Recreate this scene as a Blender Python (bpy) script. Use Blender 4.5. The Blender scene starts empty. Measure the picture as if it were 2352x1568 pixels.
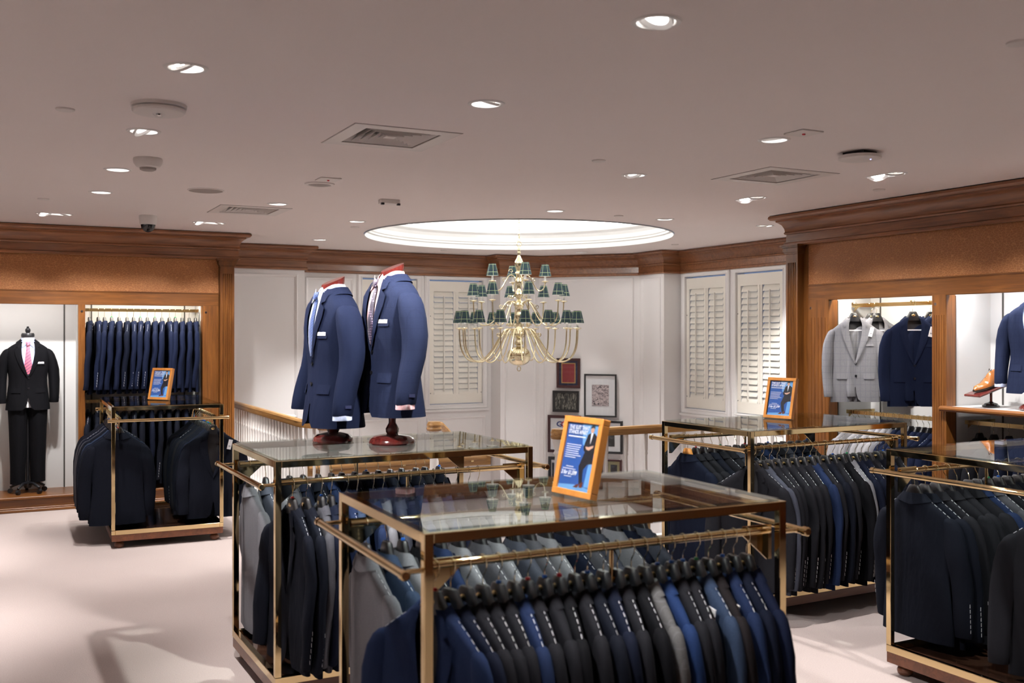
import bpy, bmesh, math, random
from math import sin, cos, pi, radians, sqrt, atan2
from mathutils import Vector, Matrix
from mathutils.geometry import delaunay_2d_cdt

random.seed(7)
scene = bpy.context.scene
COL = scene.collection

# ------------------------------------------------------------------ camera, sky, exposure
THETA = radians(27.2)          # the camera looks 27.2 degrees to the right of the room's long axis (+Y)
CEIL = 2.84
cam_d = bpy.data.cameras.new('camera')
cam = bpy.data.objects.new('camera', cam_d)
COL.objects.link(cam)
cam.location = (0, 0, 1.75)
cam.rotation_euler = (pi/2, 0, -THETA)
cam_d.sensor_width = 36.0
cam_d.lens = 36.0*2330/2352
cam_d.shift_y = -16/2352
cam_d.clip_start = 0.05
cam_d.dof.use_dof = True
cam_d.dof.focus_distance = 7.2
cam_d.dof.aperture_fstop = 3.0
scene.camera = cam

world = bpy.data.worlds.new('sky')
scene.world = world
world.use_nodes = True
world.node_tree.nodes['Background'].inputs[0].default_value = (0.42, 0.60, 1.0, 1)
world.node_tree.nodes['Background'].inputs[1].default_value = 0.25

scene.view_settings.view_transform = 'Standard'
scene.view_settings.look = 'None'
scene.view_settings.gamma = 1
scene.view_settings.use_curve_mapping = False
scene.view_settings.exposure = 0.46
SPOT_W = 195.0                  # power of one ceiling downlight
scene.cycles.caustics_reflective = False
scene.cycles.caustics_refractive = False
scene.cycles.sample_clamp_indirect = 4.0
scene.cycles.use_light_tree = False
scene.cycles.max_bounces = 6
scene.cycles.diffuse_bounces = 4
scene.cycles.glossy_bounces = 4
scene.cycles.transparent_max_bounces = 8

# ------------------------------------------------------------------ materials
MATS = {}
def _new(name):
    m = bpy.data.materials.new(name); m.use_nodes = True
    nt = m.node_tree
    return m, nt, nt.nodes['Principled BSDF']
def N(nt, t, **kw):
    n = nt.nodes.new(t)
    for k, v in kw.items(): setattr(n, k, v)
    return n
def pset(b, **kw):
    for k, v in kw.items():
        k = k.replace('_', ' ')
        b.inputs[k].default_value = v
def c4(c): return (c[0], c[1], c[2], 1.0)

def m_plain(name, col, rough=0.5, metal=0.0, noise=0.0, nscale=8.0, bump=0.0, bscale=60.0, spec=0.5, sheen=0.0, coat=0.0):
    m, nt, b = _new(name)
    pset(b, Base_Color=c4(col), Roughness=rough, Metallic=metal, Specular_IOR_Level=spec)
    if sheen: pset(b, Sheen_Weight=sheen, Sheen_Roughness=0.4)
    if coat: pset(b, Coat_Weight=coat, Coat_Roughness=0.08)
    tc = N(nt, 'ShaderNodeTexCoord')
    if noise:
        n = N(nt, 'ShaderNodeTexNoise'); n.inputs['Scale'].default_value = nscale; n.inputs['Detail'].default_value = 4
        mx = N(nt, 'ShaderNodeMix', data_type='RGBA')
        mx.inputs['A'].default_value = c4([x*(1-noise) for x in col]); mx.inputs['B'].default_value = c4([min(1, x*(1+noise)) for x in col])
        nt.links.new(tc.outputs['Object'], n.inputs['Vector'])
        nt.links.new(n.outputs['Fac'], mx.inputs['Factor']); nt.links.new(mx.outputs['Result'], b.inputs['Base Color'])
    if bump:
        n2 = N(nt, 'ShaderNodeTexNoise'); n2.inputs['Scale'].default_value = bscale; n2.inputs['Detail'].default_value = 3
        bp = N(nt, 'ShaderNodeBump'); bp.inputs['Strength'].default_value = bump; bp.inputs['Distance'].default_value = 0.01
        nt.links.new(tc.outputs['Object'], n2.inputs['Vector'])
        nt.links.new(n2.outputs['Fac'], bp.inputs['Height']); nt.links.new(bp.outputs['Normal'], b.inputs['Normal'])
    MATS[name] = m
    return m

def m_wood(name, dark, light, axis='Z', rough=0.34, scale=1.0, coat=0.10):
    m, nt, b = _new(name)
    tc = N(nt, 'ShaderNodeTexCoord'); mp = N(nt, 'ShaderNodeMapping')
    s = {'X': (1.2, 16, 16), 'Y': (16, 1.2, 16), 'Z': (16, 16, 1.2)}[axis]
    mp.inputs['Scale'].default_value = [v*scale for v in s]
    n = N(nt, 'ShaderNodeTexNoise'); n.inputs['Scale'].default_value = 1.6; n.inputs['Detail'].default_value = 6; n.inputs['Distortion'].default_value = 1.2
    n2 = N(nt, 'ShaderNodeTexNoise'); n2.inputs['Scale'].default_value = 0.7; n2.inputs['Detail'].default_value = 2
    cr = N(nt, 'ShaderNodeValToRGB')
    cr.color_ramp.elements[0].color = c4(dark); cr.color_ramp.elements[0].position = 0.30
    cr.color_ramp.elements[1].color = c4(light); cr.color_ramp.elements[1].position = 0.72
    add = N(nt, 'ShaderNodeMath', operation='MULTIPLY_ADD'); add.inputs[1].default_value = 0.45; 
    nt.links.new(tc.outputs['Object'], mp.inputs['Vector']); nt.links.new(mp.outputs['Vector'], n.inputs['Vector'])
    nt.links.new(tc.outputs['Object'], n2.inputs['Vector'])
    sub = N(nt, 'ShaderNodeMath', operation='SUBTRACT'); sub.inputs[1].default_value = 0.5
    nt.links.new(n2.outputs['Fac'], sub.inputs[0]); nt.links.new(sub.outputs[0], add.inputs[0]); nt.links.new(n.outputs['Fac'], add.inputs[2])
    nt.links.new(add.outputs[0], cr.inputs['Fac']); nt.links.new(cr.outputs['Color'], b.inputs['Base Color'])
    pset(b, Roughness=rough, Coat_Weight=coat, Coat_Roughness=0.15)
    MATS[name] = m
    return m

def m_fabric(name, col, check=None, stripe=None, sheen=0.008):
    """woven wool: tiny weave relief, slight mottling, optional window-pane check or pinstripe"""
    m, nt, b = _new(name)
    tc = N(nt, 'ShaderNodeTexCoord')
    n = N(nt, 'ShaderNodeTexNoise'); n.inputs['Scale'].default_value = 240; n.inputs['Detail'].default_value = 2
    mx = N(nt, 'ShaderNodeMix', data_type='RGBA')
    mx.inputs['A'].default_value = c4([x*0.78 for x in col]); mx.inputs['B'].default_value = c4([x*1.25 for x in col])
    nt.links.new(tc.outputs['Object'], n.inputs['Vector']); nt.links.new(n.outputs['Fac'], mx.inputs['Factor'])
    last = mx.outputs['Result']
    if check or stripe:
        sx = N(nt, 'ShaderNodeSeparateXYZ'); nt.links.new(tc.outputs['Object'], sx.inputs[0])
        lines = []
        for ax, per in (('X', 0.045), ('Z', 0.055)) if check else (('X', 0.014),):
            md = N(nt, 'ShaderNodeMath', operation='PINGPONG'); md.inputs[1].default_value = per/2
            nt.links.new(sx.outputs[ax], md.inputs[0])
            lt = N(nt, 'ShaderNodeMath', operation='LESS_THAN'); lt.inputs[1].default_value = 0.0022 if check else 0.0008
            nt.links.new(md.outputs[0], lt.inputs[0]); lines.append(lt)
        fac = lines[0].outputs[0]
        if len(lines) > 1:
            mxx = N(nt, 'ShaderNodeMath', operation='MAXIMUM')
            nt.links.new(lines[0].outputs[0], mxx.inputs[0]); nt.links.new(lines[1].outputs[0], mxx.inputs[1]); fac = mxx.outputs[0]
        sc = N(nt, 'ShaderNodeMath', operation='MULTIPLY'); sc.inputs[1].default_value = 0.55
        nt.links.new(fac, sc.inputs[0])
        m2 = N(nt, 'ShaderNodeMix', data_type='RGBA'); m2.inputs['B'].default_value = c4(check or stripe)
        nt.links.new(last, m2.inputs['A']); nt.links.new(sc.outputs[0], m2.inputs['Factor']); last = m2.outputs['Result']
    nt.links.new(last, b.inputs['Base Color'])
    n2 = N(nt, 'ShaderNodeTexNoise'); n2.inputs['Scale'].default_value = 9; n2.inputs['Detail'].default_value = 3
    mp2 = N(nt, 'ShaderNodeMapping'); mp2.inputs['Scale'].default_value = (2.2, 2.2, 0.6)
    nt.links.new(tc.outputs['Object'], mp2.inputs['Vector']); nt.links.new(mp2.outputs['Vector'], n2.inputs['Vector'])
    bp = N(nt, 'ShaderNodeBump'); bp.inputs['Strength'].default_value = 0.35; bp.inputs['Distance'].default_value = 0.02
    nt.links.new(n2.outputs['Fac'], bp.inputs['Height']); nt.links.new(bp.outputs['Normal'], b.inputs['Normal'])
    pset(b, Roughness=0.78, Specular_IOR_Level=0.04, Sheen_Weight=sheen, Sheen_Roughness=0.45)
    b.inputs['Sheen Tint'].default_value = c4([min(1, 0.45+x) for x in col])
    MATS[name] = m
    return m

def m_emit(name, col, s):
    m = bpy.data.materials.new(name); m.use_nodes = True; nt = m.node_tree
    nt.nodes.remove(nt.nodes['Principled BSDF'])
    e = N(nt, 'ShaderNodeEmission'); e.inputs[0].default_value = c4(col); e.inputs[1].default_value = s
    nt.links.new(e.outputs[0], nt.nodes['Material Output'].inputs[0]); MATS[name] = m
    m.cycles.emission_sampling = 'NONE'      # the lamp objects beside these glowing faces carry the sampled light
    return m

def m_glass(name, tint=(0.93, 0.97, 0.95), ior=1.5, rough=0.0, extra=0.0):
    """clear flat glass sheet: transparent with a Fresnel mirror on top"""
    m = bpy.data.materials.new(name); m.use_nodes = True; nt = m.node_tree
    nt.nodes.remove(nt.nodes['Principled BSDF'])
    t = N(nt, 'ShaderNodeBsdfTransparent'); t.inputs[0].default_value = c4(tint)
    g = N(nt, 'ShaderNodeBsdfGlossy'); g.inputs['Roughness'].default_value = rough
    fr = N(nt, 'ShaderNodeFresnel'); fr.inputs[0].default_value = ior
    ad = N(nt, 'ShaderNodeMath', operation='ADD'); ad.inputs[1].default_value = extra; ad.use_clamp = True
    mx = N(nt, 'ShaderNodeMixShader')
    ge = N(nt, 'ShaderNodeNewGeometry'); mm = N(nt, 'ShaderNodeMath', operation='MULTIPLY_ADD'); mm.inputs[1].default_value = -2; mm.inputs[2].default_value = 1
    pw = N(nt, 'ShaderNodeMath', operation='POWER'); pw.inputs[0].default_value = ior      # same air-to-glass index on both faces of the sheet
    nt.links.new(ge.outputs['Backfacing'], mm.inputs[0]); nt.links.new(mm.outputs[0], pw.inputs[1]); nt.links.new(pw.outputs[0], fr.inputs[0])
    nt.links.new(fr.outputs[0], ad.inputs[0]); nt.links.new(ad.outputs[0], mx.inputs[0])
    nt.links.new(t.outputs[0], mx.inputs[1]); nt.links.new(g.outputs[0], mx.inputs[2])
    nt.links.new(mx.outputs[0], nt.nodes['Material Output'].inputs[0]); MATS[name] = m
    return m

# setting
m_plain('ceiling_paint', (0.88, 0.815, 0.79), 0.85, noise=0.02, nscale=1.2)
m_plain('wall_paint', (0.80, 0.78, 0.765), 0.6, noise=0.02, nscale=1.0)
m_plain('shutter_paint', (0.81, 0.775, 0.69), 0.5, noise=0.02)
m_plain('dome_paint', (0.86, 0.86, 0.84), 0.7)
m_plain('cabinet_white', (0.63, 0.62, 0.605), 0.55, noise=0.015)
m_plain('dark_slot', (0.05, 0.045, 0.04), 0.5)
m_wood('cherry_z', (0.105, 0.035, 0.0068), (0.215, 0.080, 0.0160), 'Z')
m_wood('cherry_x', (0.105, 0.035, 0.0068), (0.215, 0.080, 0.0160), 'X')
m_wood('cherry_y', (0.105, 0.035, 0.0068), (0.215, 0.080, 0.0160), 'Y')
m_wood('crown_x', (0.15, 0.058, 0.023), (0.295, 0.122, 0.050), 'X', rough=0.33)
m_wood('crown_y', (0.085, 0.034, 0.016), (0.175, 0.070, 0.033), 'Y', rough=0.33)
m_wood('rail_oak_x', (0.24, 0.115, 0.03), (0.47, 0.26, 0.09), 'X')
m_wood('rail_oak_y', (0.24, 0.115, 0.03), (0.47, 0.26, 0.09), 'Y')
m_wood('base_wood', (0.085, 0.028, 0.012), (0.17, 0.058, 0.024), 'X')
m_wood('frame_orange', (0.50, 0.19, 0.035), (0.66, 0.27, 0.055), 'Z', coat=0.1, rough=0.4)
m_wood('mahogany', (0.065, 0.010, 0.008), (0.145, 0.020, 0.016), 'Z', rough=0.12, coat=0.8)
m_plain('baluster_white', (0.78, 0.75, 0.71), 0.45)
m_plain('white_plastic', (0.76, 0.72, 0.69), 0.45)
m_plain('white_metal', (0.80, 0.78, 0.76), 0.35)
m_plain('grey_grille', (0.30, 0.26, 0.24), 0.6)
m_plain('black_gap', (0.012, 0.010, 0.010), 0.7)
m_plain('black_plastic', (0.006, 0.006, 0.008), 0.38)
m_plain('black_gloss', (0.01, 0.01, 0.011), 0.1)
m_plain('chrome', (0.75, 0.75, 0.76), 0.15, metal=1.0)
m_plain('brass', (0.74, 0.57, 0.31), 0.055, metal=1.0, noise=0.05, nscale=14)
m_plain('brass_satin', (0.72, 0.55, 0.27), 0.26, metal=1.0)
m_plain('brass_pale', (0.84, 0.755, 0.52), 0.13, metal=1.0)
m_plain('dark_deck', (0.035, 0.016, 0.010), 0.12, coat=0.4)
m_glass('glass_top', (0.90, 0.95, 0.93), 1.5, 0.0, 0.0)
m_glass('picture_glass', (0.97, 0.98, 0.98), 1.45)
m_glass('window_glass', (0.95, 0.97, 1.0), 1.45)
m_plain('glass_edge', (0.30, 0.48, 0.42), 0.12)
m_emit('lamp_white', (1.0, 0.97, 0.95), 10.0)
m_emit('bulb_glow', (1.0, 0.93, 0.82), 7.0)
m_emit('strip_warm', (1.0, 0.90, 0.70), 8.0)
m_emit('strip_cool', (0.92, 0.95, 1.0), 8.0)
m_emit('led_blue', (0.25, 0.3, 1.0), 6.0)
m_plain('candle_white', (0.88, 0.88, 0.86), 0.5)
m_plain('mat_card', (0.74, 0.74, 0.75), 0.8)
m_plain('frame_black', (0.012, 0.012, 0.012), 0.3)
m_plain('frame_maroon', (0.04, 0.012, 0.012), 0.3)
m_plain('mat_navy', (0.018, 0.024, 0.06), 0.8)
m_plain('print_red', (0.20, 0.02, 0.025), 0.7, noise=0.15, nscale=30)
m_plain('frame_gold', (0.62, 0.43, 0.16), 0.3, metal=0.8)
m_plain('size_blue', (0.02, 0.13, 0.55), 0.3)
m_plain('size_red', (0.55, 0.03, 0.04), 0.3)
m_plain('size_green', (0.02, 0.35, 0.12), 0.3)
m_plain('thread_white', (0.82, 0.82, 0.84), 0.8)
m_plain('tag_white', (0.82, 0.82, 0.83), 0.5)
m_plain('tag_print', (0.35, 0.35, 0.38), 0.6)
m_plain('lining_black', (0.014, 0.014, 0.018), 0.5)
m_plain('cloth_white', (0.80, 0.80, 0.82), 0.8)
m_fabric('shirt_blue', (0.50, 0.58, 0.84), sheen=0.1)
m_fabric('shirt_pink', (0.78, 0.48, 0.50), stripe=(0.85, 0.8, 0.8), sheen=0.1)
m_fabric('shirt_pale', (0.60, 0.68, 0.90), sheen=0.1)
m_plain('label_navy', (0.012, 0.016, 0.05), 0.5)
m_plain('leather_tan', (0.33, 0.11, 0.026), 0.22, noise=0.3, nscale=12, coat=0.5)
m_plain('sole_dark', (0.025, 0.016, 0.012), 0.4)
m_plain('poster_navy', (0.028, 0.105, 0.38), 0.35)
m_plain('poster_light', (0.15, 0.38, 0.74), 0.35)
m_plain('print_white', (0.80, 0.84, 0.90), 0.5)
m_plain('print_black', (0.012, 0.012, 0.018), 0.5)
m_plain('print_skin', (0.62, 0.36, 0.26), 0.5)
m_plain('print_brown', (0.13, 0.03, 0.015), 0.5)
m_plain('print_gq_navy', (0.02, 0.04, 0.17), 0.6)
m_plain('print_gq_red', (0.50, 0.03, 0.04), 0.6)
m_plain('print_olive', (0.28, 0.25, 0.13), 0.7, noise=0.2, nscale=20)

def m_leather_panel():
    m, nt, b = _new('leather_panel')
    tc = N(nt, 'ShaderNodeTexCoord'); mp = N(nt, 'ShaderNodeMapping'); mp.inputs['Scale'].default_value = (1, 1, 1.9)
    v = N(nt, 'ShaderNodeTexVoronoi', feature='DISTANCE_TO_EDGE'); v.inputs['Scale'].default_value = 34
    n = N(nt, 'ShaderNodeTexNoise'); n.inputs['Scale'].default_value = 1.3
    mr = N(nt, 'ShaderNodeMapRange'); mr.inputs[2].default_value = 0.09
    cr = N(nt, 'ShaderNodeMix', data_type='RGBA')
    cr.inputs['A'].default_value = (0.45, 0.195, 0.070, 1); cr.inputs['B'].default_value = (0.29, 0.115, 0.039, 1)
    nt.links.new(tc.outputs['Object'], mp.inputs[0]); nt.links.new(mp.outputs[0], v.inputs['Vector'])
    nt.links.new(v.outputs['Distance'], mr.inputs[0]); nt.links.new(mr.outputs[0], cr.inputs['Factor'])
    nt.links.new(cr.outputs['Result'], b.inputs['Base Color'])
    bp = N(nt, 'ShaderNodeBump'); bp.inputs['Strength'].default_value = 0.4; bp.inputs['Distance'].default_value = 0.004
    nt.links.new(mr.outputs[0], bp.inputs['Height']); nt.links.new(bp.outputs['Normal'], b.inputs['Normal'])
    pset(b, Roughness=0.5, Specular_IOR_Level=0.3)
    MATS['leather_panel'] = m
m_leather_panel()

def m_carpet():
    m, nt, b = _new('carpet')
    tc = N(nt, 'ShaderNodeTexCoord')
    n = N(nt, 'ShaderNodeTexNoise'); n.inputs['Scale'].default_value = 160; n.inputs['Detail'].default_value = 3
    n2 = N(nt, 'ShaderNodeTexNoise'); n2.inputs['Scale'].default_value = 1.1; n2.inputs['Detail'].default_value = 3
    mx = N(nt, 'ShaderNodeMix', data_type='RGBA')
    mx.inputs['A'].default_value = (0.335, 0.272, 0.250, 1); mx.inputs['B'].default_value = (0.500, 0.420, 0.392, 1)
    ad = N(nt, 'ShaderNodeMath', operation='MULTIPLY_ADD'); ad.inputs[1].default_value = 0.35
    sb = N(nt, 'ShaderNodeMath', operation='SUBTRACT'); sb.inputs[1].default_value = 0.5
    nt.links.new(tc.outputs['Object'], n.inputs['Vector']); nt.links.new(tc.outputs['Object'], n2.inputs['Vector'])
    nt.links.new(n2.outputs['Fac'], sb.inputs[0]); nt.links.new(sb.outputs[0], ad.inputs[0]); nt.links.new(n.outputs['Fac'], ad.inputs[2])
    nt.links.new(ad.outputs[0], mx.inputs['Factor']); nt.links.new(mx.outputs['Result'], b.inputs['Base Color'])
    bp = N(nt, 'ShaderNodeBump'); bp.inputs['Strength'].default_value = 0.5; bp.inputs['Distance'].default_value = 0.006
    nt.links.new(n.outputs['Fac'], bp.inputs['Height']); nt.links.new(bp.outputs['Normal'], b.inputs['Normal'])
    pset(b, Roughness=0.95, Specular_IOR_Level=0.1, Sheen_Weight=0.2)
    MATS['carpet'] = m
m_carpet()

def m_tartan():
    m, nt, b = _new('tartan')
    uv = N(nt, 'ShaderNodeUVMap'); uv.uv_map = 'UVMap'
    sx = N(nt, 'ShaderNodeSeparateXYZ'); nt.links.new(uv.outputs[0], sx.inputs[0])
    def band(out, rep, width, off=0.0):
        mu = N(nt, 'ShaderNodeMath', operation='MULTIPLY_ADD'); mu.inputs[1].default_value = rep; mu.inputs[2].default_value = off
        fr = N(nt, 'ShaderNodeMath', operation='FRACT'); lt = N(nt, 'ShaderNodeMath', operation='LESS_THAN'); lt.inputs[1].default_value = width
        nt.links.new(out, mu.inputs[0]); nt.links.new(mu.outputs[0], fr.inputs[0]); nt.links.new(fr.outputs[0], lt.inputs[0])
        return lt.outputs[0]
    def mx(a, bcol, fac):
        q = N(nt, 'ShaderNodeMix', data_type='RGBA')
        if hasattr(a, 'links'): nt.links.new(a, q.inputs['A'])
        else: q.inputs['A'].default_value = c4(a)
        q.inputs['B'].default_value = c4(bcol); nt.links.new(fac, q.inputs['Factor'])
        return q.outputs['Result']
    g1, g2 = band(sx.outputs[0], 6, 0.5), band(sx.outputs[1], 1.6, 0.5, 0.2)
    av = N(nt, 'ShaderNodeMath', operation='ADD'); nt.links.new(g1, av.inputs[0]); nt.links.new(g2, av.inputs[1])
    hf = N(nt, 'ShaderNodeMath', operation='MULTIPLY'); hf.inputs[1].default_value = 0.5; nt.links.new(av.outputs[0], hf.inputs[0])
    col = mx((0.008, 0.014, 0.046), (0.010, 0.036, 0.034), hf.outputs[0])
    y1, y2 = band(sx.outputs[0], 6, 0.07, 0.3), band(sx.outputs[1], 1.6, 0.05, 0.55)
    mm = N(nt, 'ShaderNodeMath', operation='MAXIMUM'); nt.links.new(y1, mm.inputs[0]); nt.links.new(y2, mm.inputs[1])
    col = mx(col, (0.36, 0.46, 0.22), mm.outputs[0])
    nt.links.new(col, b.inputs['Base Color']); pset(b, Roughness=0.85)
    MATS['tartan'] = m
m_tartan()

def m_print(name, a, bcol, scale, thresh=0.5, dist=2.0, stretch=(1, 1, 1)):
    """flat printed picture: two-tone marbled ink"""
    m, nt, b = _new(name)
    tc = N(nt, 'ShaderNodeTexCoord'); mp = N(nt, 'ShaderNodeMapping'); mp.inputs['Scale'].default_value = stretch
    n = N(nt, 'ShaderNodeTexNoise'); n.inputs['Scale'].default_value = scale; n.inputs['Detail'].default_value = 5; n.inputs['Distortion'].default_value = dist
    cr = N(nt, 'ShaderNodeValToRGB'); cr.color_ramp.elements[0].color = c4(a); cr.color_ramp.elements[1].color = c4(bcol)
    cr.color_ramp.elements[0].position = thresh-0.08; cr.color_ramp.elements[1].position = thresh+0.08
    nt.links.new(tc.outputs['Object'], mp.inputs[0]); nt.links.new(mp.outputs[0], n.inputs['Vector'])
    nt.links.new(n.outputs['Fac'], cr.inputs[0]); nt.links.new(cr.outputs[0], b.inputs['Base Color']); pset(b, Roughness=0.7)
    MATS[name] = m
m_print('print_sketch', (0.03, 0.025, 0.03), (0.55, 0.46, 0.46), 14, 0.45, 3.0, (1, 1, 1.6))
m_print('print_group', (0.015, 0.014, 0.012), (0.20, 0.19, 0.16), 22, 0.55, 1.0, (2.2, 2.2, 0.8))
m_print('print_dark', (0.012, 0.012, 0.014), (0.10, 0.10, 0.11), 10, 0.6, 1.0)
def m_tie(name, base, stripe, per, width, dots=False):
    m, nt, b = _new(name)
    tc = N(nt, 'ShaderNodeTexCoord'); sx = N(nt, 'ShaderNodeSeparateXYZ'); nt.links.new(tc.outputs['Object'], sx.inputs[0])
    mx = N(nt, 'ShaderNodeMix', data_type='RGBA'); mx.inputs['A'].default_value = c4(base); mx.inputs['B'].default_value = c4(stripe)
    if dots:
        v = N(nt, 'ShaderNodeTexVoronoi'); v.inputs['Scale'].default_value = per; v.inputs['Randomness'].default_value = 0.15
        nt.links.new(tc.outputs['Object'], v.inputs['Vector'])
        lt = N(nt, 'ShaderNodeMath', operation='LESS_THAN'); lt.inputs[1].default_value = width; nt.links.new(v.outputs['Distance'], lt.inputs[0])
    else:
        ad = N(nt, 'ShaderNodeMath', operation='MULTIPLY_ADD'); ad.inputs[1].default_value = -0.8
        nt.links.new(sx.outputs['X'], ad.inputs[0]); nt.links.new(sx.outputs['Z'], ad.inputs[2])
        pp = N(nt, 'ShaderNodeMath', operation='PINGPONG'); pp.inputs[1].default_value = per/2; nt.links.new(ad.outputs[0], pp.inputs[0])
        lt = N(nt, 'ShaderNodeMath', operation='LESS_THAN'); lt.inputs[1].default_value = width; nt.links.new(pp.outputs[0], lt.inputs[0])
    nt.links.new(lt.outputs[0], mx.inputs['Factor']); nt.links.new(mx.outputs['Result'], b.inputs['Base Color'])
    pset(b, Roughness=0.4, Sheen_Weight=0.3); MATS[name] = m
m_tie('tie_pink', (0.66, 0.16, 0.23), (0.10, 0.06, 0.16), 0.034, 0.004)
m_tie('tie_navy', (0.018, 0.03, 0.10), (0.03, 0.07, 0.20), 0.016, 0.004)
m_tie('tie_dots', (0.016, 0.008, 0.026), (0.40, 0.28, 0.40), 75, 0.26, dots=True)
m_tie('tie_silver', (0.36, 0.42, 0.62), (0.62, 0.66, 0.80), 0.05, 0.003)

FAB = {
 'midnight': (0.0063, 0.0074, 0.0121), 'navy': (0.0067, 0.0087, 0.0180), 'charcoal': (0.0113, 0.0113, 0.0139), 'black': (0.0059, 0.0059, 0.0072),
 'blue': (0.0120, 0.0203, 0.0525), 'bright_blue': (0.0124, 0.0263, 0.0788), 'steel_blue': (0.0256, 0.0395, 0.0721), 'grey': (0.1384, 0.1384, 0.1516),
 'mid_grey': (0.0581, 0.0581, 0.0674), 'light_grey': (0.2898, 0.2832, 0.2965), 'slate': (0.0418, 0.0454, 0.0605), 'royal': (0.0079, 0.0112, 0.0277), 'dark_brown': (0.0144, 0.0121, 0.0130)}
for k, v in FAB.items(): m_fabric('wool_'+k, v)
m_fabric('wool_grey_check', (0.085, 0.083, 0.083), check=(0.115, 0.115, 0.12))
m_fabric('wool_light_check', (0.165, 0.162, 0.172), check=(0.120, 0.120, 0.142))
m_fabric('wool_blue_check', (0.0125, 0.0170, 0.0390), check=(0.010, 0.0135, 0.031))
COLOUR_WORD = {'midnight': 'midnight navy', 'navy': 'navy', 'charcoal': 'charcoal', 'black': 'black', 'blue': 'blue', 'bright_blue': 'bright blue', 'steel_blue': 'steel blue',
 'grey': 'grey', 'mid_grey': 'mid grey', 'light_grey': 'pale grey', 'slate': 'slate grey', 'royal': 'royal blue', 'dark_brown': 'dark brown', 'grey_check': 'grey checked', 'light_check': 'pale grey checked', 'blue_check': 'blue checked'}

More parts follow.
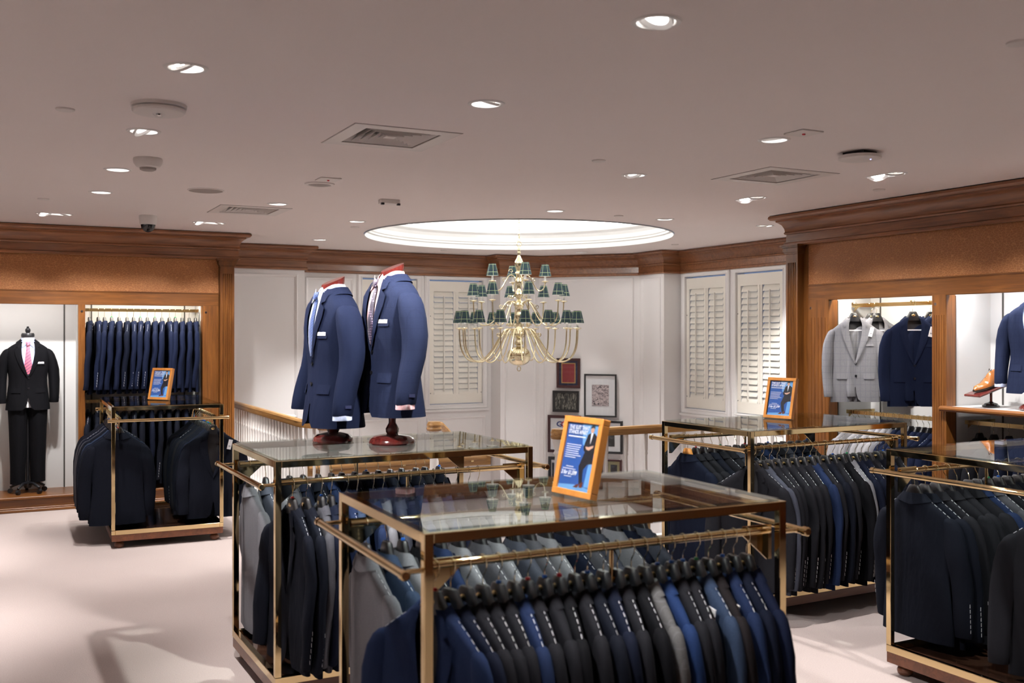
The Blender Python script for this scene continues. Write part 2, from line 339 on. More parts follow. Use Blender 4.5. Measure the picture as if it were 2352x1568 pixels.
# ------------------------------------------------------------------ mesh helpers
class MB:
    def __init__(s): s.v = []; s.f = []; s.uv = {}
    def box(s, c, d, rot=None):
        x, y, z = d[0]/2, d[1]/2, d[2]/2; b = len(s.v)
        for p in ((-x,-y,-z),(x,-y,-z),(x,y,-z),(-x,y,-z),(-x,-y,z),(x,-y,z),(x,y,z),(-x,y,z)):
            p = Vector(p)
            if rot is not None: p = rot @ p
            s.v.append((p[0]+c[0], p[1]+c[1], p[2]+c[2]))
        s.f += [tuple(b+i for i in q) for q in ((0,3,2,1),(4,5,6,7),(0,1,5,4),(1,2,6,5),(2,3,7,6),(3,0,4,7))]
        return s
    def b2(s, x0, x1, y0, y1, z0, z1):
        return s.box(((x0+x1)/2, (y0+y1)/2, (z0+z1)/2), (abs(x1-x0), abs(y1-y0), abs(z1-z0)))
    def loft(s, rings, close=True, cap0=True, cap1=True):
        b = len(s.v); n = len(rings[0])
        for r in rings: s.v += [tuple(p) for p in r]
        for i in range(len(rings)-1):
            for j in range(n if close else n-1):
                k = (j+1) % n
                s.f.append((b+i*n+j, b+i*n+k, b+(i+1)*n+k, b+(i+1)*n+j))
        if close and cap0: s.f.append(tuple(b+j for j in reversed(range(n))))
        if close and cap1: s.f.append(tuple(b+(len(rings)-1)*n+j for j in range(n)))
        return s
    def lathe(s, prof, n=20, c=(0, 0, 0), cap=False, uv=False):
        b = len(s.v); m = len(prof)
        for i, (r, z) in enumerate(prof):
            for j in range(n):
                a = 2*pi*j/n; s.v.append((c[0]+r*cos(a), c[1]+r*sin(a), c[2]+z))
        for i in range(m-1):
            for j in range(n):
                k = (j+1) % n
                if uv: s.uv[len(s.f)] = [(j/n, i/(m-1)), ((j+1)/n, i/(m-1)), ((j+1)/n, (i+1)/(m-1)), (j/n, (i+1)/(m-1))]
                s.f.append((b+i*n+j, b+i*n+k, b+(i+1)*n+k, b+(i+1)*n+j))
        if cap:
            s.f.append(tuple(b+j for j in reversed(range(n)))); s.f.append(tuple(b+(m-1)*n+j for j in range(n)))
        return s
    def tube(s, pts, r, n=8, cap=True, closed=False):
        pts = [Vector(p) for p in pts]; m = len(pts)
        rr = r if isinstance(r, (list, tuple)) else [r]*m
        rings = []; prev = None
        for i, p in enumerate(pts):
            if closed: t = (pts[(i+1) % m]-pts[i-1])
            else: t = (pts[min(i+1, m-1)]-pts[max(i-1, 0)])
            t.normalize()
            if prev is None:
                a = Vector((0, 0, 1)) if abs(t.z) < 0.9 else Vector((1, 0, 0))
                u = t.cross(a).normalized()
            else:
                u = (prev - t*prev.dot(t)).normalized()
            w = t.cross(u); prev = u
            rings.append([p+rr[i]*(u*cos(2*pi*j/n)+w*sin(2*pi*j/n)) for j in range(n)])
        if closed: rings.append(rings[0]); cap = False
        return s.loft(rings, True, cap, cap)
    def prism(s, poly, z0, z1):
        b = len(s.v); n = len(poly)
        s.v += [(p[0], p[1], z0) for p in poly]+[(p[0], p[1], z1) for p in poly]
        s.f.append(tuple(b+j for j in reversed(range(n)))); s.f.append(tuple(b+n+j for j in range(n)))
        for j in range(n):
            k = (j+1) % n; s.f.append((b+j, b+k, b+n+k, b+n+j))
        return s
    def poly(s, pts):
        b = len(s.v); s.v += [tuple(p) for p in pts]; s.f.append(tuple(range(b, b+len(pts)))); return s
    def mesh(s, name, mat=None, smooth=True, angle=35, bevel=0.0):
        me = bpy.data.meshes.new(name); me.from_pydata(s.v, [], s.f)
        if s.uv:
            l = me.uv_layers.new(name='UVMap')
            for p in me.polygons:
                q = s.uv.get(p.index)
                if q:
                    for li, c in zip(p.loop_indices, q): l.data[li].uv = c
        if bevel:
            bm = bmesh.new(); bm.from_mesh(me)
            bmesh.ops.bevel(bm, geom=list(bm.edges), offset=bevel, segments=1, affect='EDGES', clamp_overlap=True)
            bm.to_mesh(me); bm.free()
        else:
            bm = bmesh.new(); bm.from_mesh(me); bmesh.ops.recalc_face_normals(bm, faces=bm.faces); bm.to_mesh(me); bm.free()
        if smooth:
            for p in me.polygons: p.use_smooth = True
            me.set_sharp_from_angle(angle=radians(angle))
        if mat: me.materials.append(MATS[mat])
        me.update()
        return me
    def obj(s, name, mat, parent=None, smooth=True, angle=35, bevel=0.0, loc=None, rot=None):
        return put(name, s.mesh(name, mat, smooth, angle, bevel), parent, loc, rot)

def put(name, me, parent=None, loc=None, rot=None, mat=None):
    o = bpy.data.objects.new(name, me); COL.objects.link(o)
    if parent is not None: o.parent = parent
    if loc is not None: o.location = loc
    if rot is not None: o.rotation_euler = rot
    if mat is not None:
        o.material_slots[0].link = 'OBJECT'; o.material_slots[0].material = MATS[mat]
    return o
def tag(o, label, cat, group=None):
    o['label'] = label; o['category'] = cat
    if group: o['group'] = group
    return o
def struct(o, label=None):
    o['kind'] = 'structure'
    if label: o['label'] = label
    return o
def root(name, label, cat, loc=(0, 0, 0), rz=0.0, group=None):
    o = bpy.data.objects.new(name, None); COL.objects.link(o)
    o.empty_display_size = 0.1; o.location = loc; o.rotation_euler = (0, 0, rz)
    return tag(o, label, cat, group)
def sroot(name, loc=(0, 0, 0), rz=0.0, label=None):
    o = bpy.data.objects.new(name, None); COL.objects.link(o); o.empty_display_size = 0.1
    o.location = loc; o.rotation_euler = (0, 0, rz)
    return struct(o, label)
def catmull(P, k=6, closed=False):
    P = [Vector(p) for p in P]; out = []
    n = len(P)
    for i in range(n-1):
        p0, p1, p2, p3 = P[max(i-1, 0)], P[i], P[i+1], P[min(i+2, n-1)]
        for j in range(k):
            t = j/k
            out.append(0.5*((2*p1)+(p2-p0)*t+(2*p0-5*p1+4*p2-p3)*t*t+(3*p1-p0-3*p2+p3)*t**3))
    out.append(P[-1]); return out
def lerp_table(tab, t):
    """piecewise-linear row lookup: tab = [(key, v1, v2, ...)] with falling keys"""
    if t >= tab[0][0]: return tab[0][1:]
    for a, b in zip(tab, tab[1:]):
        if t >= b[0]:
            q = (a[0]-t)/(a[0]-b[0]); return tuple(x+(y-x)*q for x, y in zip(a[1:], b[1:]))
    return tab[-1][1:]
def cdt_sheet(outer, holes, z, test):
    vs, es = [], []
    for loop in [outer]+holes:
        b = len(vs); vs += [Vector(p) for p in loop]; n = len(loop)
        es += [(b+i, b+(i+1) % n) for i in range(n)]
    v, e, f, *_ = delaunay_2d_cdt(vs, es, [], 0, 1e-5)
    mb = MB(); mb.v = [(p[0], p[1], z) for p in v]
    for t in f:
        c = sum((v[i] for i in t), Vector((0, 0)))/len(t)
        if test(c): mb.f.append(tuple(t))
    return mb
def sweep(path, prof, closed=False):
    """mouldings: profile (out, z) swept along an xy polyline with mitred corners; 'out' is to the right of travel"""
    P = [Vector(p) for p in path]; rings = []
    n = len(P)
    for i in range(n):
        d0 = (P[i]-P[i-1]).normalized() if (i > 0 or closed) else None
        d1 = (P[(i+1) % n]-P[i]).normalized() if (i < n-1 or closed) else None
        if d0 is None: d0 = d1
        if d1 is None: d1 = d0
        n0 = Vector((d0.y, -d0.x)); n1 = Vector((d1.y, -d1.x))
        m = (n0+n1).normalized(); k = 1/max(0.3, m.dot(n0))
        rings.append([(P[i].x+m.x*k*o, P[i].y+m.y*k*o, z) for o, z in prof])
    if closed: rings.append(rings[0])
    return MB().loft(rings, True, not closed, not closed)
ORD = ['zeroth', 'first', 'second', 'third', 'fourth', 'fifth', 'sixth', 'seventh', 'eighth', 'ninth', 'tenth', 'eleventh', 'twelfth', 'thirteenth', 'fourteenth', 'fifteenth', 'sixteenth',
       'seventeenth', 'eighteenth', 'nineteenth', 'twentieth', 'twenty-first', 'twenty-second', 'twenty-third', 'twenty-fourth', 'twenty-fifth', 'twenty-sixth', 'twenty-seventh', 'twenty-eighth', 'twenty-ninth', 'thirtieth', 'thirty-first', 'thirty-second', 'thirty-third', 'thirty-fourth']

# ------------------------------------------------------------------ the room shell
DOME = (5.20, 9.95); DOME_R = 1.70
WALL = [(2.30, 12.32), (3.45, 12.32), (3.45, 12.75), (6.22, 12.75), (6.22, 12.45), (6.83, 12.45), (7.78, 11.38), (7.78, 10.82), (8.05, 10.82), (8.05, 6.4)]
def circle(c, r, n): return [(c[0]+r*cos(2*pi*i/n), c[1]+r*sin(2*pi*i/n)) for i in range(n)]

# (x, y, tilt towards (dx, dy), label, lit power factor)
LIGHTS = [
 (2.064, 2.916, (-0.45, -0.05), 'largest recessed downlight near the top edge of the ceiling', 1.0),
 (0.709, 4.294, (0.67, 0.45), 'recessed downlight above the round strobe, upper left ceiling', 1.0),
 (2.082, 4.317, (-0.14, 0.42), 'recessed downlight above the large square air vent', 1.35),
 (0.730, 5.740, (0.66, -0.3), 'half shaded recessed downlight between strobe and smoke detector', 1.0),
 (0.748, 7.150, (0.1, 0.2), 'recessed downlight left of the smoke detector', 1.0),
 (0.751, 8.346, (0.1, 0.2), 'small recessed downlight between smoke detector and twin lamp', 1.0),
 (2.131, 8.423, (0.2, 0.2), 'small recessed downlight touching the narrow far-left vent', 1.0),
 (3.138, 9.370, (0.0, 0.3), 'small recessed downlight just left of the ceiling dome', 1.7),
 (3.360, 11.372, (0.1, 0.0), 'tiny recessed downlight over the white panelled wall', 1.2),
 (4.426, 7.780, (0.1, 0.2), 'recessed downlight just above the dome rim', 1.7),
 (3.916, 5.789, (0.15, -0.45), 'glaring recessed downlight right of the small sprinkler cap', 1.0),
 (3.903, 4.382, (0.1, 0.0), 'recessed downlight beside the small square ceiling plate', 1.0),
 (5.665, 7.864, (0.2, 0.3), 'small recessed downlight right of the dome', 1.7),
 (6.897, 7.878, (0.5, 0.2), 'recessed downlight above the right-hand shutters', 1.7),
 (6.958, 11.532, (-0.2, -0.2), 'tiny recessed downlight behind the dome over the framed pictures', 1.3),
 (0.72, 2.88, (0.80, 0.12), None, 1.0), (3.90, 2.55, (0.2, 0.1), None, 1.0), (5.43, 2.3, (0.3, 0.0), None, 0.8)]
LIGHTS += [(3.9, 0.7, (0.0, -0.1), None, 0.9), (5.43, 0.9, (0.0, 0.0), None, 0.9), (2.07, 0.4, (0.0, -0.1), None, 0.6)]  # downlights added out of view; their floor bounce brightens the right of the ceiling
for _x in (-0.9, -2.8):
    for _y in (1.8, 4.3, 6.8, 9.3): LIGHTS.append((_x, _y, (-0.05, 0.0), None, 2.3))  # strong unseen downlights added on the left so floor bounce lifts the ceiling
TWINS = [(0.513, 10.045, 0.0, (0.0, 0.55), 'twin recessed lamp over the dark suit mannequin', 0.95), (1.892, 10.139, 0.0, (-0.1, 0.5), 'twin recessed lamp over the hanging navy jackets', 0.8),
         (5.447, 5.002, -pi/2, (0.5, 0.0), 'twin recessed lamp nearest the right-hand cabinet crown', 0.8), (5.424, 6.365, -pi/2, (0.5, 0.0), 'twin recessed lamp below the right-hand square vent', 0.8),
         (5.44, 3.64, -pi/2, (0.5, 0.0), None, 0.8)]
VENTS = [(1.974, 5.317, 0.60, 'large square ceiling air vent left of centre'), (4.806, 5.396, 0.60, 'square ceiling air vent above the right-hand rack'), (2.019, 8.982, 0.60, 'square ceiling air vent near the left cabinet crown')]

holes = [circle(DOME, DOME_R, 72)]+[circle((l[0], l[1]), 0.072, 20) for l in LIGHTS]
CL = [(DOME, DOME_R)]+[((l[0], l[1]), 0.072) for l in LIGHTS]
TW_L, TW_W = 0.145, 0.062
def rot2(x, y, a): return (x*cos(a)-y*sin(a), x*sin(a)+y*cos(a))
TWR = []
for x, y, a, *_ in TWINS:
    pts = []
    for sx, st in ((1, -pi/2), (-1, pi/2)):
        for k in range(9):
            t = st+pi*k/8; px, py = rot2(sx*(TW_L-TW_W)+TW_W*cos(t), TW_W*sin(t), a); pts.append((x+px, y+py))
    holes.append(pts); TWR.append((x, y, a))
for x, y, s, _ in VENTS: holes.append([(x-s*.36, y-s*.36), (x+s*.36, y-s*.36), (x+s*.36, y+s*.36), (x-s*.36, y+s*.36)])
def ceil_ok(c):
    for (cc, r) in CL:
        if (c[0]-cc[0])**2+(c[1]-cc[1])**2 < (r*0.998)**2: return False
    for x, y, a in TWR:
        dx, dy = rot2(c[0]-x, c[1]-y, -a); e = max(0, abs(dx)-(TW_L-TW_W))
        if e*e+dy*dy < (TW_W*0.99)**2: return False
    for x, y, s, _ in VENTS:
        if abs(c[0]-x) < s*.36 and abs(c[1]-y) < s*.36: return False
    return True
ce = cdt_sheet([(-4, -3), (8.2, -3), (8.2, 12.95), (-4, 12.95)], holes, CEIL, ceil_ok)
struct(ce.obj('ceiling', 'ceiling_paint', smooth=False))
roof = MB().b2(-4.1, 8.3, -3.1, 13.05, 4.05, 4.15)
struct(roof.obj('roof_slab', 'ceiling_paint', smooth=False), 'roof slab above the ceiling void')

STAIR = [(2.62, 12.9), (2.62, 8.95), (4.12, 7.24), (8.15, 7.24), (8.15, 12.9)]
def in_poly(c, P):
    ins = False; n = len(P)
    for i in range(n):
        a, b = P[i], P[(i+1) % n]
        if (a[1] > c[1]) != (b[1] > c[1]) and c[0] < (b[0]-a[0])*(c[1]-a[1])/(b[1]-a[1])+a[0]: ins = not ins
    return ins
fl = cdt_sheet([(-4, -3), (8.2, -3), (8.2, 12.95), (-4, 12.95)], [STAIR], 0.0, lambda c: not in_poly(c, STAIR))
struct(fl.obj('floor', 'carpet', smooth=False))
fascia = MB()
for a, b in ((STAIR[0], STAIR[1]), (STAIR[1], STAIR[2]), (STAIR[2], STAIR[3])):
    fascia.poly([(a[0], a[1], 0), (b[0], b[1], 0), (b[0], b[1], -0.4), (a[0], a[1], -0.4)])
struct(fascia.obj('trim_1', 'wall_paint', smooth=False), 'white fascia around the stair opening')
struct(MB().b2(2.0, 8.2, 6.8, 13.0, -1.78, -1.70).obj('floor_lower', 'carpet', smooth=False), 'carpeted lower landing under the stair opening')
# the flight of steps running down from the chamfered corner
su = Vector((1.50, -1.71)).normalized(); sn = Vector((-su.y, su.x))
stair = sroot('stairs', label='carpeted steps going down from the chamfered corner')
for k in range(9):
    p = Vector(STAIR[1])+sn*(0.28*k); q = p+su*2.27
    r0, r1 = p+sn*0.28, q+sn*0.28
    MB().prism([p, q, r1, r0], -1.70, -0.17*(k+1)).obj('step', 'carpet', stair, smooth=False)

def wall(name, i, windows=()):
    p, q = Vector(WALL[i]), Vector(WALL[i+1]); L = (q-p).length; a = atan2((q-p).y, (q-p).x)
    r = sroot(name, (p.x, p.y, 0), a)
    m = MB(); z0, z1, t = -1.72, CEIL-0.002, 0.12
    ca = 0.1195 if i in (1, 7) else 0.0; cb = 0.1195 if i == 3 else 0.0
    if windows:
        wz0, wz1 = 0.795, 2.497
        m.b2(0, L, 0, t, z0, wz0); m.b2(0, L, 0, t, wz1, z1)
        xs = [0]+[x for w in windows for x in (w[0]+0.07, w[1]-0.07)]+[L]
        for k in range(0, len(xs), 2): m.b2(xs[k], xs[k+1], 0, t, wz0, wz1)
    else: m.b2(ca, L-cb, 0, t, z0, z1)
    m.obj('wall_body', 'wall_paint', r, smooth=False)
    return r, L
def panel(parent, x0, x1, z0, z1, mat='wall_paint'):
    prof = ((0, 0), (0, -0.010), (0.010, -0.018), (0.020, -0.013), (0.032, -0.006), (0.036, 0))
    rings = []
    for sx, sz, cx_, cz_ in ((1, 1, x0, z0), (-1, 1, x1, z0), (-1, -1, x1, z1), (1, -1, x0, z1), (1, 1, x0, z0)):
        rings.append([(cx_+sx*d, h, cz_+sz*d) for d, h in prof])
    return MB().loft(rings, True, False, False).obj('panel_moulding', mat, parent, angle=25)

wa, La = wall('wall_far_left', 0); panel(wa, 0.10, La-0.09, 0.73, 2.49); panel(wa, 0.10, La-0.09, -1.2, 0.62)
wj, _ = wall('wall_far_step', 1)
wb, Lb = wall('wall_far', 2, ((0.82, 1.73), (1.77, 2.71)))
panel(wb, 0.13, 0.77, 0.73, 2.49); panel(wb, 0.13, 0.77, 0.12, 0.62); panel(wb, 0.85, 1.70, 0.12, 0.62); panel(wb, 1.80, 2.68, 0.12, 0.62)
wc1, _ = wall('wall_bay_return', 3)
wc2, Lc = wall('wall_bay_left', 4); panel(wc2, 0.07, Lc-0.06, -1.2, 2.50)
wd, Ld = wall('wall_diagonal', 5); panel(wd, 0.07, Ld-0.08, -1.2, 2.52)
we, Le = wall('wall_bay_right', 6); panel(we, 0.06, Le-0.07, -1.2, 2.50)
wj2, _ = wall('wall_bay_step', 7)
wf, Lf = wall('wall_right', 8, ((0.04, 1.00), (1.05, 2.01)))
panel(wf, 0.08, 0.97, 0.12, 0.62); panel(wf, 1.08, 1.98, 0.12, 0.62)
# outer walls out of view
struct(MB().b2(-4.1, -4.0, -3.1, 11.2, 0, CEIL).obj('wall_left', 'wall_paint', smooth=False))
struct(MB().b2(-4.1, 8.3, -1.4, -1.3, 0, CEIL).obj('wall_behind', 'base_wood', smooth=False))  # unseen wall set close and in dark wood so the brass reflects dark
struct(MB().b2(-4.1, 2.30, 11.75, 11.85, -0.0, CEIL).obj('wall_cabinet_left', 'wall_paint', smooth=False))
struct(MB().b2(2.18, 2.30, 11.75, 12.5, -1.7, CEIL).obj('wall_cabinet_end', 'wall_paint', smooth=False))
struct(MB().b2(7.05, 7.15, -3.0, 7.05, 0, CEIL).obj('wall_cabinet_right', 'wall_paint', smooth=False))
struct(MB().b2(7.05, 8.15, 6.95, 7.05, -1.7, CEIL).obj('wall_cabinet_return', 'wall_paint', smooth=False))

BAYCROWN = [(0, 2.545), (0.028, 2.545), (0.036, 2.556), (0.034, 2.572), (0.020, 2.580), (0.018, 2.655), (0.030, 2.660), (0.034, 2.672), (0.026, 2.682), (0.030, 2.70),
            (0.042, 2.735), (0.066, 2.762), (0.100, 2.778), (0.104, 2.792), (0.128, 2.800), (0.138, 2.815), (0.134, 2.834), (0.120, 2.8385), (0, 2.8385)]
struct(sweep(WALL, BAYCROWN).obj('trim_2', 'crown_x', angle=28), 'dark wooden crown moulding around the stair bay')

# windows with louvred shutters
LOUVER = None
def window(n, wallroot, x0, x1, label):
    global LOUVER
    W = x1-x0
    r = sroot('window_%d' % n, label=label); r.parent = wallroot; r.location = (x0, 0, 0)
    prof = ((0, 0), (0, -0.020), (0.014, -0.030), (0.022, -0.024), (0.050, -0.018), (0.056, -0.026), (0.068, -0.022), (0.072, 0.0), (0.072, 0.09), (0, 0.0))
    rings = []
    for sx, sz, cx_, cz_ in ((1, 1, 0, 0.725), (-1, 1, W, 0.725), (-1, -1, W, 2.545), (1, -1, 0, 2.545), (1, 1, 0, 0.725)):
        rings.append([(cx_+sx*d, h, cz_+sz*d*(1.0 if sz > 0 else 0.7)) for d, h in prof])
    MB().loft(rings, True, False, False).obj('window_casing', 'wall_paint', r, angle=25)
    MB().b2(-0.01, W+0.01, -0.05, 0.0, 0.700, 0.728).obj('window_sill', 'wall_paint', r, bevel=0.004)
    MB().b2(0.06, W-0.06, 0.105, 0.109, 0.79, 2.50).obj('window_pane', 'window_glass', r, smooth=False)
    a, b = 0.078, W-0.078
    bs, ms = 0.06, 0.075
    f = MB()
    f.b2(a, b, 0.004, 0.030, 2.335, 2.476); f.b2(a, b, 0.004, 0.030, 0.805, 0.935)
    mid = (a+b)/2
    for s0, s1 in ((a, a+bs), (mid-ms/2, mid+ms/2), (b-bs, b)): f.b2(s0, s1, 0.004, 0.030, 0.935, 2.335)
    sf = f.obj('shutter_frame', 'shutter_paint', r, smooth=False)
    MB().b2(mid-0.008, mid+0.008, -0.004, 0.004, 0.935, 2.335).obj('astragal', 'shutter_paint', sf, smooth=False)
    cw = mid-ms/2-a-bs+0.004
    nl = 19; dz = (2.335-0.935)/nl
    if LOUVER is None:
        lm = MB(); rg = []
        for s in (-0.5, 0.5):
            rg.append([(s*cw, 0.008*sin(t)*0.6, 0.040*cos(t)) for t in [2*pi*k/8 for k in range(8)]])
        LOUVER = lm.loft(rg).mesh('louver', 'shutter_paint', True, 50)
    for cxm in ((a+bs+mid-ms/2)/2, (mid+ms/2+b-bs)/2):
        for k in range(nl):
            tl = radians(21 + (9 if (k*7+n) % 11 == 0 else 0))
            put('louver', LOUVER, sf, (cxm, 0.020, 0.935+dz*(k+0.5)), (-tl, 0, 0))
        MB().b2(cxm-0.007, cxm+0.007, -0.020, -0.007, 0.975, 2.275).obj('tilt_rod', 'shutter_paint', sf, smooth=False)
    for px, pz in ((a+0.012, 0.95), (a+0.012, 2.0), (b-0.012, 0.95), (b-0.012, 2.0)):
        MB().lathe([(0.0, 0.004), (0.006, 0.004), (0.006, 0)], 8).obj('shutter_knob', 'black_plastic', sf, loc=(px, 0.004, pz), rot=(pi/2, 0, 0))
window(1, wb, 0.82, 1.73, 'white louvred shutter window behind the two torso forms')
window(2, wb, 1.77, 2.71, 'white louvred shutter window left of the chandelier')
window(3, wf, 0.04, 1.00, 'white louvred shutter window beside the bay corner, right of chandelier')
window(4, wf, 1.05, 2.01, 'white louvred shutter window beside the fluted pilaster')

# the domed ceiling light well
dz = CEIL
dp = [(DOME_R, dz-0.012), (DOME_R-0.012, dz-0.012), (DOME_R-0.004, dz+0.045), (DOME_R-0.03, dz+0.052), (DOME_R-0.032, dz+0.072), (DOME_R-0.045, dz+0.080), (DOME_R-0.048, dz+0.10),
      (DOME_R-0.052, dz+0.13), (DOME_R-0.075, dz+0.165), (DOME_R-0.115, dz+0.19), (DOME_R-0.12, dz+0.215), (DOME_R-0.10, dz+0.222), (DOME_R+0.12, dz+0.222),
      (DOME_R+0.12, dz+0.60), (DOME_R-0.3, dz+0.92), (0.8, dz+1.12), (0.05, dz+1.17)]
struct(MB().lathe(dp, 96, (DOME[0], DOME[1], 0)).obj('ceiling_dome', 'dome_paint', angle=22), 'round white moulded dome recess in the ceiling')
for k, (ang, w) in enumerate(((118, 75), (24, 75), (205, 45), (295, 45))):
    x, y = DOME[0]+(DOME_R+0.0)*cos(radians(ang)), DOME[1]+(DOME_R+0.0)*sin(radians(ang))
    r = root('cove_lamp', ['cove lamp hidden on the dome ledge, left rear', 'cove lamp hidden on the dome ledge, right rear', 'cove lamp hidden on the dome ledge, left front', 'cove lamp hidden on the dome ledge, right front'][k], 'lamp', (x, y, CEIL+0.225))
    MB().box((0, 0, 0.015), (0.10, 0.10, 0.03)).obj('lamp_body', 'white_metal', r)
    ld = bpy.data.lights.new('cove_light', 'POINT'); ld.energy = w; ld.shadow_soft_size = 0.05; ld.color = (1.0, 0.985, 0.965)
    lo = bpy.data.objects.new('cove_light', ld); COL.objects.link(lo); lo.parent = r; lo.location = (0, 0, 0.10)

# ------------------------------------------------------------------ ceiling fixtures
RING = MB().lathe([(0.072, 0.0), (0.070, -0.004), (0.076, -0.007), (0.086, -0.005), (0.090, 0.0)], 32).mesh('trim_ring', 'white_metal', True, 40)
CAN = MB().lathe([(0.0715, 0.001), (0.0705, 0.03), (0.0715, 0.06), (0.069, 0.11), (0.001, 0.11)], 28).mesh('lamp_can', 'white_metal', True, 40)
GIMBAL = MB().lathe([(0.066, 0.0), (0.064, -0.012), (0.046, -0.004), (0.044, 0.012)], 28).mesh('gimbal', 'white_metal', True, 40)
LENS = MB().lathe([(0.0005, -0.001), (0.045, 0.004), (0.045, 0.008)], 24).mesh('lens', 'lamp_white', True, 40)
def spot(parent, w, size, direction, loc, blend=0.75, soft=0.035):
    ld = bpy.data.lights.new('downlight_beam', 'SPOT'); ld.energy = w; ld.spot_size = radians(size); ld.spot_blend = blend; ld.shadow_soft_size = soft
    ld.color = (1.0, 0.975, 0.968)
    lo = bpy.data.objects.new('downlight_beam', ld); COL.objects.link(lo); lo.parent = parent; lo.location = loc
    lo.rotation_euler = Vector(direction).to_track_quat('-Z', 'Y').to_euler()
    return lo
for k, (x, y, tl, lab, pw) in enumerate(LIGHTS):
    r = root('downlight', lab or 'unseen recessed downlight of the ceiling, %s outside the picture' % ORD[k-14], 'downlight', (x, y, CEIL), 0, 'recessed ceiling downlights')
    put('trim_ring', RING, r); put('lamp_can', CAN, r)
    d = Vector((tl[0], tl[1], -1)).normalized()
    q = Vector((-d.x, -d.y, -d.z)).to_track_quat('Z', 'Y').to_euler()
    g = put('gimbal', GIMBAL, r, (0, 0, 0.020), q); put('lens', LENS, g)
    spot(r, SPOT_W*pw, 76 if lab else 66, d, (0, 0, -0.012))
for k, (x, y, a, tl, lab, pw) in enumerate(TWINS):
    r = root('twin_downlight', lab or 'twin recessed lamp outside the picture', 'downlight', (x, y, CEIL), a, 'twin recessed lamps along the cabinets')
    def stad(s0, z, grow):
        pts = []
        for sx, st in ((1, -pi/2), (-1, pi/2)):
            for i in range(9):
                t = st+pi*i/8; pts.append((sx*(TW_L-TW_W)+(TW_W+grow)*cos(t), (TW_W+grow)*sin(t), z))
        return pts
    MB().loft([stad(0, 0.0, 0.0), stad(0, -0.005, 0.003), stad(0, -0.004, 0.012), stad(0, 0.0, 0.016)], True, False, False).obj('trim_ring', 'white_metal', r)
    MB().loft([stad(0, 0.001, 0.0), stad(0, 0.07, -0.006)], True, False, True).obj('lamp_can', 'white_metal', r)
    for s in (-1, 1):
        g = put('gimbal', GIMBAL, r, (s*0.072, 0, 0.012), (0.25*s, 0.3*s, 0)); put('lens', LENS, g)
        lx, ly = rot2(tl[0], tl[1], -a)
        spot(r, SPOT_W*0.5*pw*1.3, 80, (lx+0.25*s, ly, -1), (s*0.072, 0, -0.012))
for x, y, s, lab in VENTS:
    r = root('air_vent', lab, 'vent', (x, y, CEIL), 0, 'square ceiling air vents')
    pl = MB()
    def frame(m, o, i, z0, z1):
        for (a, b, c, d) in ((-o, o, -o, -i), (-o, o, i, o), (-o, -i, -i, i), (i, o, -i, i)): m.b2(a, b, c, d, z0, z1)
    frame(pl, s*0.5, s*0.36, -0.004, 0.0); pl.obj('face_plate', 'white_plastic', r, smooth=False)
    gp = MB(); frame(gp, s*0.5+0.006, s*0.5, -0.0015, 0.0); gp.obj('shadow_strip', 'grille_line' if 'grille_line' in MATS else 'grey_grille', r, smooth=False)  # grey strip coloured as the shadow line round the plate
    MB().b2(-s*.36, s*.36, -s*.36, s*.36, 0.09, 0.095).obj('duct', 'black_gap', r, smooth=False)
    dw = MB(); frame(dw, s*.362, s*.36, 0.0, 0.09); dw.obj('duct_wall', 'grey_grille', r, smooth=False)
    for i in range(5):
        o = s*(0.345-0.062*i); w = s*0.052; m = MB()
        rg = []
        for dd, zz in ((0, 0.0), (0, 0.003), (w, 0.045), (w, 0.042)):
            rg.append(None)
        rings = []
        for cxs, cys in ((-1, -1), (1, -1), (1, 1), (-1, 1), (-1, -1)):
            rings.append([(cxs*(o-dd), cys*(o-dd), zz) for dd, zz in ((0, 0.0), (0, 0.003), (w, 0.042), (w, 0.038))])
        m.loft(rings, True, False, False).obj('louver', 'white_plastic', r, angle=20)
    MB().b2(-s*.05, s*.05, -s*.05, s*.05, 0.002, 0.006).obj('centre_plate', 'white_plastic', r, smooth=False)

r = root('strobe_alarm', 'round white ceiling strobe alarm', 'alarm', (0.711, 5.053, CEIL))
MB().lathe([(0.0, -0.042), (0.06, -0.042), (0.115, -0.040), (0.122, -0.033), (0.122, -0.022), (0.112, -0.020), (0.112, -0.016), (0.126, -0.014), (0.128, 0)], 40).obj('housing', 'white_plastic', r)
MB().lathe([(0.0, -0.058), (0.015, -0.056), (0.026, -0.048), (0.030, -0.041)], 20).obj('strobe_lens', 'picture_glass', r)
MB().lathe([(0.0, -0.054), (0.012, -0.050), (0.014, -0.042)], 12).obj('flash_tube', 'chrome', r)
r = root('smoke_detector', 'white dome smoke detector near the left downlights', 'smoke detector', (0.867, 6.622, CEIL))
MB().lathe([(0.085, 0), (0.088, -0.012), (0.085, -0.03), (0.070, -0.052), (0.050, -0.058)], 32).obj('housing', 'white_plastic', r)
MB().lathe([(0.050, -0.057), (0.048, -0.070), (0.035, -0.076), (0.0, -0.078)], 24).obj('sensor_cap', 'grey_grille', r)
r = root('security_camera', 'white ceiling security camera with black dome lens', 'camera', (1.284, 9.80, CEIL))
MB().lathe([(0.078, 0), (0.080, -0.02), (0.074, -0.075), (0.068, -0.085)], 32).obj('housing', 'white_metal', r)
MB().lathe([(0.064, -0.083), (0.060, -0.11), (0.045, -0.136), (0.022, -0.150), (0.0, -0.154)], 28).obj('dome_lens', 'black_gloss', r)
